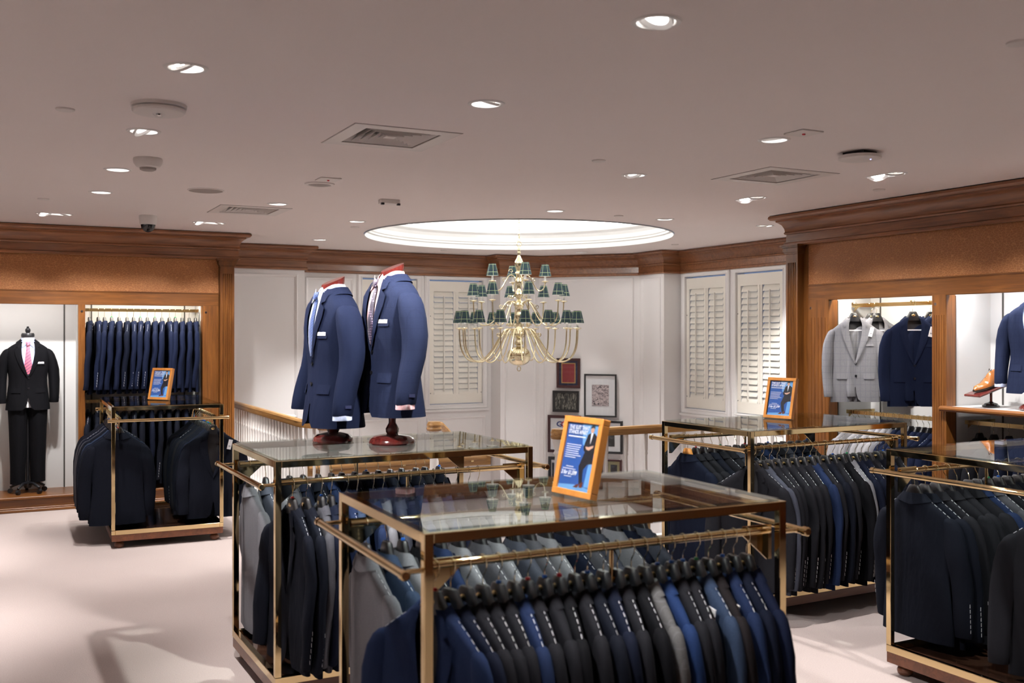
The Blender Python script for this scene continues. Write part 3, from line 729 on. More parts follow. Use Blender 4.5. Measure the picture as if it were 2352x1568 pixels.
for x, y, lab in ((1.448, 7.883, 'flush round grey ceiling speaker left of the narrow vent'),):
    r = root('ceiling_speaker', lab, 'speaker', (x, y, CEIL)); MB().lathe([(0.135, 0), (0.135, -0.004), (0.125, -0.006)], 36).obj('rim', 'white_plastic', r)
    MB().lathe([(0.126, -0.005), (0.0005, -0.007)], 36).obj('grille', 'grey_grille', r)
r = root('ceiling_speaker', 'round white ceiling speaker with ribbed grille, below the large vent', 'speaker', (2.117, 7.165, CEIL))
MB().lathe([(0.108, 0), (0.106, -0.008), (0.085, -0.012), (0.080, -0.008)], 32).obj('rim', 'white_plastic', r)
MB().lathe([(0.080, -0.008), (0.05, -0.014), (0.0005, -0.016)], 28).obj('grille', 'grey_grille', r)
for x, y, lab in ((2.106, 6.916, 'small square ceiling plate beside the ribbed round speaker'), (3.902, 4.149, 'small square ceiling plate beside the right-hand downlight')):
    r = root('ceiling_plate', lab, 'plate', (x, y, CEIL)); MB().b2(-0.075, 0.075, -0.075, 0.075, -0.008, 0).obj('cover', 'white_plastic', r, bevel=0.003)
    MB().lathe([(0.0, -0.016), (0.008, -0.014), (0.009, -0.008)], 10).obj('indicator', 'print_gq_red', r)
r = root('ceiling_sensor', 'white angular ceiling sensor with two dark feet', 'sensor', (2.869, 7.767, CEIL))
MB().prism([(-0.08, -0.05), (0.08, -0.05), (0.08, 0.03), (0.05, 0.06), (-0.05, 0.06), (-0.08, 0.03)], -0.035, 0).obj('housing', 'white_plastic', r, bevel=0.004)
for s in (-1, 1): MB().b2(s*0.068-0.012, s*0.068+0.012, -0.053, -0.03, -0.046, -0.030).obj('dark_window', 'black_plastic', r)
r = root('wireless_router', 'flat white wireless access unit with blue light on ceiling', 'router', (4.63, 4.452, CEIL), 0.2)
MB().b2(-0.07, 0.07, -0.07, 0.07, -0.018, 0).obj('mount', 'black_plastic', r)
MB().loft([[(x*0.9, y*0.9, -0.046) for x, y in circle((0, 0), 0.115, 24)], [(x, y, -0.040) for x, y in circle((0, 0), 0.125, 24)], [(x, y, -0.022) for x, y in circle((0, 0), 0.125, 24)]]).obj('housing', 'white_plastic', r)
MB().lathe([(0.0, -0.050), (0.004, -0.048), (0.005, -0.045)], 8).obj('indicator', 'led_blue', r, loc=(0.02, -0.06, 0))
for x, y, lab in ((0.321, 5.348, 'flush sprinkler cap left of the round strobe'), (0.377, 8.958, 'flush sprinkler cap above the left twin lamp'), (3.283, 9.873, 'flush sprinkler cap left of the dome rim'),
                  (5.122, 7.827, 'flush sprinkler cap between two downlights above the dome'), (5.94, 5.522, 'flush sprinkler cap between twin lamps near right crown'), (3.385, 5.399, 'flush sprinkler cap in the middle of the ceiling'),
                  (3.412, 2.502, 'flush sprinkler cap at the right edge of the picture'), (5.204, 12.044, 'tiny sprinkler cap between dome and far crown'), (7.36, 10.012, 'tiny sprinkler cap right of the dome rim')):
    MBs = MB().lathe([(0.044, 0), (0.044, -0.006), (0.040, -0.009), (0.0005, -0.010)], 20)
    tag(MBs.obj('sprinkler_cap', 'white_plastic', loc=(x, y, CEIL)), lab, 'sprinkler', 'flush sprinkler caps')

# ------------------------------------------------------------------ balustrades round the stair opening
BAL = MB().lathe([(0.017, 0.0), (0.017, 0.16), (0.013, 0.17), (0.018, 0.185), (0.013, 0.20), (0.011, 0.26), (0.016, 0.40), (0.013, 0.60), (0.011, 0.72), (0.017, 0.735), (0.012, 0.75), (0.016, 0.765), (0.016, 0.905)], 10).mesh('baluster', 'baluster_white', True, 40)
NEWEL = MB().lathe([(0.055, 0.0), (0.055, 0.22), (0.045, 0.24), (0.050, 0.27), (0.036, 0.30), (0.046, 0.42), (0.036, 0.70), (0.032, 0.76), (0.046, 0.78), (0.034, 0.80), (0.050, 0.86), (0.055, 0.90)], 20).mesh('newel', 'baluster_white', True, 40)
RAILP = [(-0.032, 0.905), (-0.036, 0.925), (-0.030, 0.938), (-0.034, 0.955), (-0.022, 0.972), (0.0, 0.977), (0.022, 0.972), (0.034, 0.955), (0.030, 0.938), (0.036, 0.925), (0.032, 0.905)]
def balustrade(label, path, newels, mat, spacing=0.118):
    r = root('balustrade', label, 'railing')
    sm = [p for p in path]
    sweep(sm, RAILP).obj('handrail', mat, r, angle=40)
    P = [Vector(p) for p in path]; acc = 0.06
    for a, b in zip(P, P[1:]):
        L = (b-a).length; s = acc
        while s < L:
            p = a+(b-a)*(s/L)
            if all((p-Vector(n)).length > 0.07 for n in newels): put('baluster', BAL, r, (p.x, p.y, 0))
            s += spacing
        acc = s-L
    for n in newels:
        put('newel', NEWEL, r, (n[0], n[1], 0))
        MB().lathe([(0.0, 0.895), (0.062, 0.898), (0.070, 0.915), (0.062, 0.93), (0.068, 0.95), (0.055, 0.978), (0.0, 0.984)], 24).obj('newel_cap', mat, r, loc=(n[0], n[1], 0))
    MB().loft([[(p[0]+dx, p[1]+dy, z) for dx, dy, z in ((-.04, -.04, 0), (.04, .04, 0), (.04, .04, .03), (-.04, -.04, .03))] for p in path]).obj('bottom_rail', 'baluster_white', r)
    return r
arc = [(2.53, 9.20), (2.535, 9.12), (2.55, 9.05), (2.58, 8.97), (2.66, 8.84)]
balustrade('wooden handrail with white balusters along the left of the stairwell', [(2.53, 12.30)]+arc, [(2.66, 8.84)], 'rail_oak_y')
balustrade('wooden handrail with white balusters behind the right-hand rack', [(4.13, 7.20), (7.02, 7.20)], [(4.13, 7.20)], 'rail_oak_x', 0.20)
r = root('stair_handrail', 'short wooden handrail end on a newel in the middle stairs', 'railing')
put('newel', NEWEL, r, (3.50, 8.32, -0.17), None).scale = (1, 1, 1.27)
MB().lathe([(0.0, 0.895), (0.062, 0.898), (0.070, 0.915), (0.062, 0.93), (0.068, 0.95), (0.055, 0.978), (0.0, 0.984)], 24).obj('newel_cap', 'rail_oak_x', r, loc=(3.50, 8.32, 0))
MB().tube([(3.50, 8.32, 0.945), (3.60, 8.41, 0.935), (3.68, 8.48, 0.88), (3.80, 8.585, 0.78)], 0.032, 10).obj('handrail', 'rail_oak_x', r)
r = root('wall_handrail', 'long low wooden handrail fixed to the far wall below the shutters', 'handrail')
MB().tube([(3.6, 12.67, 0.05), (6.1, 12.67, 0.05)], 0.035, 12).obj('handrail', 'rail_oak_x', r)
MB().b2(3.5, 6.2, 12.70, 12.75, -0.06, 0.09).obj('rail_board', 'rail_oak_x', r, bevel=0.008)
for x in (3.9, 4.9, 5.9): MB().b2(x-0.02, x+0.02, 12.67, 12.75, 0.0, 0.05).obj('bracket', 'brass_satin', r)

# ------------------------------------------------------------------ wall cabinets (local x runs left to right as one faces them, +y goes into the cabinet)
CABCROWN = [(0.02, 2.555), (0.045, 2.555), (0.058, 2.566), (0.056, 2.580), (0.040, 2.590), (0.036, 2.660), (0.048, 2.664), (0.054, 2.676), (0.046, 2.688), (0.050, 2.715),
            (0.066, 2.750), (0.092, 2.772), (0.104, 2.778), (0.106, 2.790), (0.140, 2.795), (0.155, 2.812), (0.150, 2.832), (0.135, 2.8385), (0.02, 2.8385)]
DEPTH = 0.54
def pilaster(parent, x0, x1, wood):
    p = MB(); w = x1-x0; n = 5; g = 0.009
    prof = [(x0, 0.02), (x0, -0.055)]
    m = 0.022; step = (w-2*m)/n
    for k in range(n):
        a = x0+m+step*k+step*0.18; b = x0+m+step*(k+1)-step*0.18
        prof += [(a, -0.055), (a+0.004, -0.055+g), (b-0.004, -0.055+g), (b, -0.055)]
    prof += [(x1, -0.055), (x1, 0.02)]
    p.prism(prof, 0.30, 2.40)
    o = p.obj('pilaster', wood, parent, smooth=False)
    MB().b2(x0, x1, -0.055, 0.02, 2.40, 2.478).obj('pilaster_neck', wood, o, smooth=False)
    c = MB()
    for z0, z1, e in ((2.478, 2.492, 0.008), (2.492, 2.505, 0.016), (2.505, 2.535, 0.020), (2.535, 2.548, 0.032), (2.548, 2.560, 0.040)):
        c.b2(x0-e, x1+e, -0.055-e, 0.03, z0, z1)
    c.obj('capital', wood, o, smooth=False)
    c = MB()
    for z0, z1, e in ((0.0, 0.16, 0.022), (0.16, 0.20, 0.014), (0.20, 0.30, 0.004)): c.b2(x0-e, x1+e, -0.055-e, 0.03, z0, z1)
    c.obj('pilaster_base', wood, o, smooth=False)

def rail_part(parent, x0, x1, y, z, mat='brass_satin', name='hanging_rail'):
    m = MB(); m.b2(x0, x1, y-0.008, y+0.008, z-0.016, z+0.016)
    for x in (x0+0.02, x1-0.02):
        m.poly([(x, y, z+0.016), (x, y+0.10, z+0.016), (x, y, z-0.05)])
        m.b2(x-0.004, x+0.004, y, DEPTH-0.03, z-0.012, z+0.014)
    return m.obj(name, mat, parent, smooth=False)

def cabinet(label, loc, rz, x0, x1, pil, crownpath, bays, stiles, woodx):
    r = root('wall_cabinet', label, 'cabinet', loc, rz)
    MB().b2(x0, x1, DEPTH-0.02, DEPTH, 0.02, 2.20).obj('back_panel', 'cabinet_white', r, smooth=False)
    MB().b2(x0, x1, 0.0, 0.045, 2.052, 2.192).obj('header', woodx, r, bevel=0.004)
    MB().b2(x0, x1, 0.008, 0.045, 2.192, 2.60).obj('leather_panel', 'leather_panel', r, smooth=False)
    MB().b2(x0, x1, -0.006, 0.02, 2.182, 2.196).obj('bead', woodx, r, bevel=0.004)
    MB().b2(x0, x1, 0.045, DEPTH, 2.19, 2.205).obj('soffit', 'cabinet_white', r, smooth=False)
    sweep(crownpath, CABCROWN).obj('crown', 'crown_x', r, angle=28)
    MB().b2(x0, x1, 0.05, DEPTH, 2.60, 2.835).obj('crown_backing', 'crown_x', r, smooth=False)
    c = MB(); c.b2(x0, x1, -0.02, 0.04, 0.0, 0.125); c.b2(x0, x1, -0.055, 0.04, 0.0, 0.030); c.b2(x0, x1, -0.045, -0.02, 0.03, 0.045); c.b2(x0, x1, -0.045, 0.04, 0.125, 0.150)
    c.obj('plinth', woodx, r, bevel=0.005)
    MB().b2(x0, x1, 0.04, DEPTH, 0.12, 0.149).obj('cabinet_floor', woodx, r, smooth=False)
    for a, b in stiles:   # upright dividers: wood nose in front, white cheeks inside
        s = MB().b2(a, b, 0.0, 0.11, 0.14, 2.06).obj('stile', 'cherry_z', r, bevel=0.004)
        MB().b2(a+0.012, b-0.012, 0.11, DEPTH-0.02, 0.14, 2.19).obj('cheek', 'cabinet_white', s, smooth=False)
        MB().b2(a+0.004, b-0.004, 0.112, 0.120, 0.15, 2.05).obj('slot_strip', 'dark_slot', s, smooth=False)
        MB().lathe([(0.0, 0.003), (0.012, 0.003), (0.013, 0)], 14).obj('screw_cap', 'chrome', s, loc=((a+b)/2 if b-a < 0.1 else a+0.035, 0.0, 1.985), rot=(pi/2, 0, 0))
        fl = MB()
        for k in range(3 if b-a < 0.1 else 5): 
            xx = a+(b-a)*(k+1)/((3 if b-a < 0.1 else 5)+1); fl.b2(xx-0.003, xx+0.003, -0.003, 0.0, 0.30, 1.90)
        fl.obj('reeding', 'cherry_z', s, smooth=False)
    for a, b in bays:
        for xx in (a+0.10, b-0.10) if b-a > 0.9 else (b-0.012,):
            MB().b2(xx-0.007, xx+0.007, DEPTH-0.024, DEPTH-0.019, 0.15, 2.19).obj('slot_strip', 'dark_slot', r, smooth=False)
    return r
# left cabinet
XL0, XL1 = -2.2, 2.175
cabL = cabinet('long cherry wood wall cabinet with leather frieze on the left', (0, 11.12, 0), 0, XL0, XL1, None, [(XL0, 0.02), (2.345, 0.02), (2.345, 0.66)],
               [(-0.55, 0.788), (0.853, 2.007)], [(-0.615, -0.55), (0.788, 0.853), (2.007, 2.175)], 'cherry_x')
pilaster(cabL, 2.182, 2.330, 'cherry_z')
MB().b2(2.175, 2.33, 0.02, 0.66, 0.0, 2.60).obj('end_panel', 'cherry_z', cabL, smooth=False)
MB().b2(2.0, 2.33, 0.02, 0.66, 2.56, 2.835).obj('crown_end', 'crown_x', cabL, smooth=False)
RL_UP = rail_part(cabL, 0.86, 2.0, 0.20, 2.005); RL_LO = rail_part(cabL, 0.86, 2.0, 0.20, 1.06)
# right cabinet: local x = 7.08 - Y
cabR = cabinet('long cherry wood wall cabinet with leather frieze on the right', (6.50, 7.08, 0), -pi/2, 0.222, 6.0, None, [(0.0, 0.60), (0.0, 0.02), (6.0, 0.02)],
               [(0.472, 1.563), (1.696, 3.3)], [(0.222, 0.472), (1.563, 1.696), (3.3, 3.43)], 'cherry_x')
pilaster(cabR, 0.0, 0.150, 'cherry_z')
MB().b2(0.0, 0.222, 0.02, 0.60, 0.0, 2.60).obj('end_panel', 'cherry_z', cabR, smooth=False)
MB().b2(0.0, 0.25, 0.02, 0.60, 2.56, 2.835).obj('crown_end', 'crown_x', cabR, smooth=False)
rail_part(cabR, 0.49, 1.55, 0.27, 2.005); rail_part(cabR, 0.49, 1.55, 0.20, 1.075); rail_part(cabR, 1.71, 3.28, 0.20, 1.075)
sh = MB().b2(1.66, 3.32, -0.055, 0.012, 1.165, 1.205).obj('shelf', 'cherry_x', cabR, bevel=0.014)
MB().b2(1.70, 3.30, 0.012, DEPTH-0.02, 1.175, 1.200).obj('shelf_board', 'glass_shelf' if 'glass_shelf' in MATS else 'white_metal', sh, smooth=False)

def strip_lamp(label, cab, x0, x1, mat, w, col):
    r = root('strip_lamp', label, 'lamp'); r.parent = None
    M = cab.matrix_basis
    r.location = M @ Vector(((x0+x1)/2, 0.085, 2.178)); r.rotation_euler = cab.rotation_euler
    L = x1-x0
    MB().b2(-L/2, L/2, -0.022, 0.022, 0.002, 0.012).obj('housing', 'white_metal', r, smooth=False)
    MB().b2(-L/2+0.01, L/2-0.01, -0.014, 0.014, -0.006, 0.002).obj('diffuser', mat, r, smooth=False)
    ld = bpy.data.lights.new('strip_light', 'AREA'); ld.shape = 'RECTANGLE'; ld.size = L-0.04; ld.size_y = 0.03; ld.energy = w; ld.color = col
    lo = bpy.data.objects.new('strip_light', ld); COL.objects.link(lo); lo.parent = r; lo.location = (0, 0, -0.010)
    lo.rotation_euler = (radians(14), 0, 0)
strip_lamp('warm light strip over the navy jackets, left cabinet', cabL, 0.88, 1.99, 'strip_warm', 9, (1.0, 0.93, 0.80))
strip_lamp('cool light strip over the standing suit, left cabinet', cabL, -0.52, 0.77, 'strip_cool', 5, (1.0, 0.97, 0.94))
strip_lamp('light strip over the grey and blue jackets, right cabinet', cabR, 0.50, 1.54, 'strip_warm', 9, (1.0, 0.95, 0.86))
strip_lamp('cool light strip over the shoe and torso form, right cabinet', cabR, 1.72, 3.26, 'strip_cool', 12, (0.94, 0.96, 1.0))

# ------------------------------------------------------------------ garment racks
RL, RW, RH, RAILZ = 1.34, 0.86, 1.16, 1.05
RAILY = RW/2-0.05
def rack_meshes():
    d = {}
    h = 0.015
    d['foot'] = MB().lathe([(0.0, 0.0), (0.022, 0.0), (0.036, 0.012), (0.040, 0.028), (0.034, 0.044), (0.022, 0.052), (0.028, 0.060), (0.0, 0.062)], 20).mesh('foot', 'base_wood', True, 50)
    m = MB(); frame4(m, RL/2+0.012, RW/2+0.012, 0.028, 0.062, 0.115); d['base_skirt'] = m.mesh('base_skirt', 'base_wood', True, 30)
    d['deck'] = MB().b2(-RL/2+0.02, RL/2-0.02, -RW/2+0.02, RW/2-0.02, 0.100, 0.122).mesh('deck', 'dark_deck', False)
    d['base_x'] = MB().b2(-RL/2-h, RL/2+h, -h, h, 0.115, 0.152).mesh('base_bar', 'brass', True, 30, 0.002)
    d['base_y'] = MB().b2(-h, h, -RW/2+h, RW/2-h, 0.115, 0.152).mesh('base_bar', 'brass', True, 30, 0.002)
    d['post'] = MB().b2(-h, h, -h, h, 0.152, RH).mesh('post', 'brass', True, 30, 0.002)
    d['top_x'] = MB().b2(-RL/2+h, RL/2-h, -h, h, RH-0.032, RH).mesh('top_bar', 'brass', True, 30, 0.002)
    d['top_y'] = MB().b2(-h, h, -RW/2+h, RW/2-h, RH-0.032, RH).mesh('top_bar', 'brass', True, 30, 0.002)
    d['glass'] = MB().b2(-RL/2+0.003, RL/2-0.003, -RW/2+0.003, RW/2-0.003, RH+0.0005, RH+0.0085).mesh('glass_top', 'glass_top', False)
    m = MB(); m.tube([(-RL/2+0.01, 0, RAILZ), (RL/2-0.01, 0, RAILZ)], 0.0135, 14)
    d['rail'] = m.mesh('hanging_rail', 'brass', True, 40)
    m = MB(); yy = RW/2+0.045
    m.tube([(0, -yy, RAILZ), (0, yy, RAILZ)], 0.0135, 14)
    for s in (-1, 1):
        m.tube([(0, s*(yy-0.02), RAILZ), (0, s*yy, RAILZ), (0, s*(yy+0.004), RAILZ)], [0.0165, 0.0165, 0.012], 14)
        m.tube([(0, s*RW/2, RAILZ), (-0.075, s*RW/2, RAILZ)], 0.008, 10)
    d['end_bar'] = m.mesh('end_bar', 'brass', True, 40)
    m = MB()
    b = len(m.v)
    tri = [(0, 0.02), (0.13, 0.02), (0.13, -0.01), (0.02, -0.105), (0, -0.105)]
    m.v += [(x, -0.003, RAILZ+z) for x, z in tri]+[(x, 0.003, RAILZ+z) for x, z in tri]
    n = len(tri); m.f += [tuple(range(n-1, -1, -1)), tuple(range(n, 2*n))]+[(j, (j+1) % n, n+(j+1) % n, n+j) for j in range(n)]
    d['bracket'] = m.mesh('rail_bracket', 'brass', True, 30)
    d['support'] = MB().tube([(0, 0, 0.12), (0, 0, RAILZ-0.012)], 0.008, 10).mesh('support_post', 'brass', True, 40)
    return d
def frame4(m, ox, oy, t, z0, z1):
    m.b2(-ox, ox, -oy, -oy+t, z0, z1); m.b2(-ox, ox, oy-t, oy, z0, z1); m.b2(-ox, -ox+t, -oy+t, oy-t, z0, z1); m.b2(ox-t, ox, -oy+t, oy-t, z0, z1)
RM = rack_meshes()
def rack(label, loc, rz):
    r = root('garment_rack', label, 'clothes rack', (loc[0], loc[1], 0), rz, 'brass garment racks with glass tops')
    put('base_skirt', RM['base_skirt'], r); put('deck', RM['deck'], r)
    for sy in (-1, 1):
        put('base_bar', RM['base_x'], r, (0, sy*RW/2, 0)); put('top_bar', RM['top_x'], r, (0, sy*RW/2, 0)); put('hanging_rail', RM['rail'], r, (0, sy*RAILY, 0)); put('support_post', RM['support'], r, (0, sy*RAILY, 0))
        for sx in (-1, 1):
            put('foot', RM['foot'], r, (sx*(RL/2-0.05), sy*(RW/2-0.05), 0)); put('post', RM['post'], r, (sx*RL/2, sy*RW/2, 0))
            put('rail_bracket', RM['bracket'], r, (sx*RL/2, sy*RAILY, 0), (0, 0, 0 if sx < 0 else pi))
    for sx in (-1, 1):
        put('base_bar', RM['base_y'], r, (sx*RL/2, 0, 0)); put('top_bar', RM['top_y'], r, (sx*RL/2, 0, 0))
        put('end_bar', RM['end_bar'], r, (sx*(RL/2+0.085), 0, 0), (0, 0, 0 if sx > 0 else pi))
    put('glass_top', RM['glass'], r)
    return r
RACKS = {}
def corner_rack(key, label, cx_, cy_, rz): RACKS[key] = rack(label, (cx_, cy_), rz)
corner_rack('front', 'nearest brass garment rack with glass top, front centre', 1.835, 3.215, radians(-1.3))
corner_rack('mid', 'brass garment rack carrying the two torso forms', 1.855, 5.147, radians(0.7))
corner_rack('rmid', 'brass garment rack by the right-hand shutters with framed sign', 4.776, 5.272, radians(1.3))
corner_rack('rf', 'brass garment rack cut off by the right picture edge', 4.80, 3.335, radians(0.2))
corner_rack('left', 'brass garment rack in front of the left cabinet', 1.335, 9.50, radians(88.6))

# ------------------------------------------------------------------ suit jackets (front is local -y, lateral x, rail at z=0)
def se(a, W, D, n=2.5):
    c, s = cos(a), sin(a)
    return (W*math.copysign(abs(c)**(2/n), c), D*math.copysign(abs(s)**(2/n), s))
HUNG = dict(rows=[(-0.126, 0.060, 0.026, 0.028), (-0.134, 0.074, 0.028, 0.034), (-0.158, 0.108, 0.029, 0.043), (-0.186, 0.150, 0.029, 0.049), (-0.214, 0.188, 0.028, 0.052), (-0.238, 0.212, 0.027, 0.052), (-0.27, 0.218, 0.027, 0.050),
                   (-0.34, 0.213, 0.028, 0.042), (-0.42, 0.205, 0.027, 0.026), (-0.53, 0.198, 0.026, 0.0), (-0.61, 0.201, 0.026, 0.0), (-0.70, 0.210, 0.026, 0.002), (-0.79, 0.218, 0.027, 0.010), (-0.84, 0.221, 0.027, 0.024), (-0.868, 0.222, 0.027, 0.055)],
            sl=[(-0.222, 0.190, 0.012, 0.010, 0.0), (-0.229, 0.196, 0.025, 0.018, 0.0), (-0.246, 0.203, 0.038, 0.024, 0.0), (-0.285, 0.216, 0.048, 0.027, 0.0), (-0.36, 0.232, 0.054, 0.028, 0.004),
                (-0.46, 0.246, 0.054, 0.027, 0.002), (-0.57, 0.252, 0.051, 0.026, -0.006), (-0.69, 0.252, 0.047, 0.025, -0.018), (-0.815, 0.250, 0.044, 0.024, -0.030), (-0.82, 0.250, 0.041, 0.022, -0.030)],
            curve=0.55, button=-0.53)
WORN = dict(rows=[(-0.105, 0.066, 0.072, 0.050), (-0.118, 0.082, 0.080, 0.055), (-0.140, 0.115, 0.088, 0.062), (-0.165, 0.156, 0.094, 0.066), (-0.190, 0.188, 0.100, 0.067), (-0.212, 0.203, 0.106, 0.067), (-0.26, 0.208, 0.118, 0.064),
                   (-0.33, 0.208, 0.128, 0.052), (-0.42, 0.198, 0.126, 0.028), (-0.51, 0.186, 0.116, 0.0), (-0.58, 0.188, 0.116, 0.0), (-0.68, 0.200, 0.128, 0.002), (-0.77, 0.210, 0.140, 0.010), (-0.815, 0.214, 0.146, 0.026), (-0.845, 0.216, 0.149, 0.060)],
            sl=[(-0.197, 0.186, 0.013, 0.024, 0.0), (-0.205, 0.192, 0.025, 0.045, 0.0), (-0.222, 0.200, 0.038, 0.062, 0.0), (-0.26, 0.213, 0.048, 0.072, 0.0), (-0.33, 0.229, 0.056, 0.075, 0.002),
                (-0.42, 0.246, 0.058, 0.072, 0.004), (-0.53, 0.254, 0.055, 0.066, -0.006), (-0.65, 0.256, 0.050, 0.060, -0.028), (-0.765, 0.254, 0.046, 0.056, -0.052), (-0.772, 0.254, 0.043, 0.053, -0.053)],
            curve=0.0, button=-0.51)
NSE = 2.6
def jacket_set(S, seed, name):
    rnd = random.Random(seed); ph = [rnd.uniform(0, 6.28) for _ in range(8)]
    rows = S['rows']; curve = S['curve']; zb = S['button']
    amp = 0.0022 if curve else 0.003
    def bend(x, y, z):
        y2 = y-curve*x*x
        k = min(1, max(0, (-0.35-z)/0.5))
        y2 += amp*k*(sin(x*55+ph[0])+0.6*sin(x*95+ph[1]+z*6))
        return (x, y2, z)
    def WD(z): return lerp_table(rows, z)
    def yfront(x, z):
        W, D, g = WD(z); q = min(0.999, abs(x)/W)
        return -D*(1-q**NSE)**(1/NSE)
    # body shell: front-right edge -> side -> back -> side -> front-left edge; opens into the V above the button
    zs = []
    for a, b in zip(rows, rows[1:]):
        zs += [a[0], (a[0]+b[0])/2] if a[0]-b[0] > 0.05 else [a[0]]
    zs.append(rows[-1][0])
    NC = 30; b_ = MB(); rings = []
    for z in zs:
        W, D, g = WD(z)
        gl = g if z > zb or z < -0.7 else 0.0
        def ang0(gx):
            q = (min(0.999, max(1e-5, gx/W)))**(NSE/2); return math.asin(min(1, q))
        a0 = ang0(gl) if gl > 0.001 else 0.0
        ring = []
        for j in range(NC+1):
            a = -pi/2+a0+(2*pi-2*a0)*j/NC
            x, y = se(a, W, D, NSE)
            if gl <= 0.001 and j in (0, NC):
                x = 0.016 if j == NC else -0.018   # overlap of the fronts
                y = -D-(0.004 if j == 0 else -0.002)
            ring.append(bend(x, y, z))
        rings.append(ring)
    b_.loft(rings, close=False)
    out = {'body': b_.mesh('body', 'wool_navy', True, 60)}
    # inner lining, a little inside
    li = MB(); rings = []
    for z in [q for q in zs if -0.62 < q < -0.13]:
        W, D, g = WD(z)
        rings.append([bend(*(lambda t: (t[0], t[1]))(se(pi*0.02+pi*0.96*j/14, W-0.008, D-0.006, NSE)), z) for j in range(15)])
    li.loft(rings, close=False); out['lining'] = li.mesh('lining', 'lining_black', True, 60)
    for side, nm in ((-1, 'sleeve_a'), (1, 'sleeve_b')):
        s = MB(); rings = []
        tab = S['sl']
        zz = []
        for a, b in zip(tab, tab[1:]):
            zz += [a[0], (a[0]+b[0])/2] if a[0]-b[0] > 0.09 else [a[0]]
        zz.append(tab[-1][0])
        for z in zz:
            cx_, hx, hy, cy_ = lerp_table(tab, z)
            ring = []
            for j in range(14):
                t = 2*pi*j/14
                wob = 1+0.05*sin(3*t+ph[2]+z*9)*(1 if z < -0.3 else 0)
                x = side*(cx_+hx*cos(t)*wob); y = cy_+hy*sin(t)*wob+(0.006*sin(z*16+ph[3]) if z < -0.4 else 0)
                ring.append((x, y-curve*x*x*0.9, z-(0.02 if (cos(t) < 0 and z < -0.7) else 0)*0))
            rings.append(ring)
        s.loft(rings, True, False, True); out[nm] = s.mesh('sleeve', 'wool_navy', True, 60)
    # collar band at the back of the neck
    W0, D0, _ = rows[0][1:]; z0 = rows[0][0]; c = MB(); rings = []
    for j in range(17):
        a = radians(-38)+radians(256)*j/16
        pts = []
        ca = abs(cos(a))
        for W, D, zl, zb_ in ((W0*0.95, D0*0.9, -0.012, -0.012), (W0*1.0, D0*0.98, 0.010, 0.010), (W0*1.07, D0*1.06, 0.012, 0.012), (W0*1.38, D0*1.22+0.003, -0.006, -0.020), (W0*1.78, D0*1.28+0.005, -0.026, -0.048)):
            x, y = se(a, W, D, NSE)
            lower = max(0.0, sin(-a)) if a < 0 or a > pi else 0
            pts.append(bend(x, y, z0+zl*ca+zb_*(1-ca)-0.03*lower))
        rings.append(pts)
    c.loft(rings, close=False); out['collar'] = c.mesh('collar', 'wool_navy', True, 60)
    # lapels with a notch
    zt = z0-0.012
    for side in (-1, 1):
        L = MB(); rings = []
        NR = 14
        for i in range(NR+1):
            t = i/NR; z = zt+(zb-zt)*t
            W, D, g = WD(z)
            xi = max(-0.002, g-0.004) if t < 0.98 else 0.0
            if t < 0.20: wd = 0.036+0.10*t
            elif t < 0.24: wd = 0.030
            else: wd = 0.072*(1-((t-0.24)/0.76))**0.62
            xo = xi+max(0.002, wd)
            pts = []
            for q in (0, 0.33, 0.66, 1.0):
                x = xi+(xo-xi)*q; zz = z+(0.018*q if 0.2 < t < 0.34 else 0)
                pts.append(bend(side*x, yfront(x, z)-0.007-0.004*q-0.003*sin(pi*q), zz))
            rings.append(pts)
        L.loft(rings, close=False); out['lapel%d' % side] = L.mesh('lapel', 'wool_navy', True, 60)
    # front details: two buttons, flaps and breast welt
    for bi, zz in enumerate((zb+0.004, zb-0.105)):
        bt = MB()
        W, D, g = WD(zz); x, y, z = bend(0.004, yfront(0.004, zz)-0.006, zz)
        bt.v += []; 
        k = len(bt.v); n = 10
        bt.v += [(x+0.010*cos(2*pi*j/n), y-0.004, z+0.010*sin(2*pi*j/n)) for j in range(n)]+[(x+0.010*cos(2*pi*j/n), y+0.004, z+0.010*sin(2*pi*j/n)) for j in range(n)]
        bt.f += [tuple(range(k, k+n))]+[(k+j, k+(j+1) % n, k+n+(j+1) % n, k+n+j) for j in range(n)]
        out['button%d' % bi] = bt.mesh('button', 'black_plastic', True, 40)
    def patch(nm, x0, x1, z_0, z_1, off=0.005):
        xs = [x0+(x1-x0)*i/4 for i in range(5)]
        top = [bend(x, yfront(abs(x), z_0)-off*0.4, z_0) for x in xs]; bot = [bend(x, yfront(abs(x), z_1)-off*1.3, z_1) for x in xs]
        back = [bend(x, yfront(abs(x), z_1)+0.002, z_1) for x in xs]
        fp = MB().loft([top, bot, back], close=False); out[nm] = fp.mesh('pocket_flap', 'wool_navy', True, 60)
    patch('flap0', 0.072, 0.165, -0.615, -0.665); patch('flap1', -0.165, -0.072, -0.615, -0.665); patch('welt', 0.085, 0.158, -0.352, -0.372)
    # white basting stitches: shoulder seam and cuff
    st = MB()
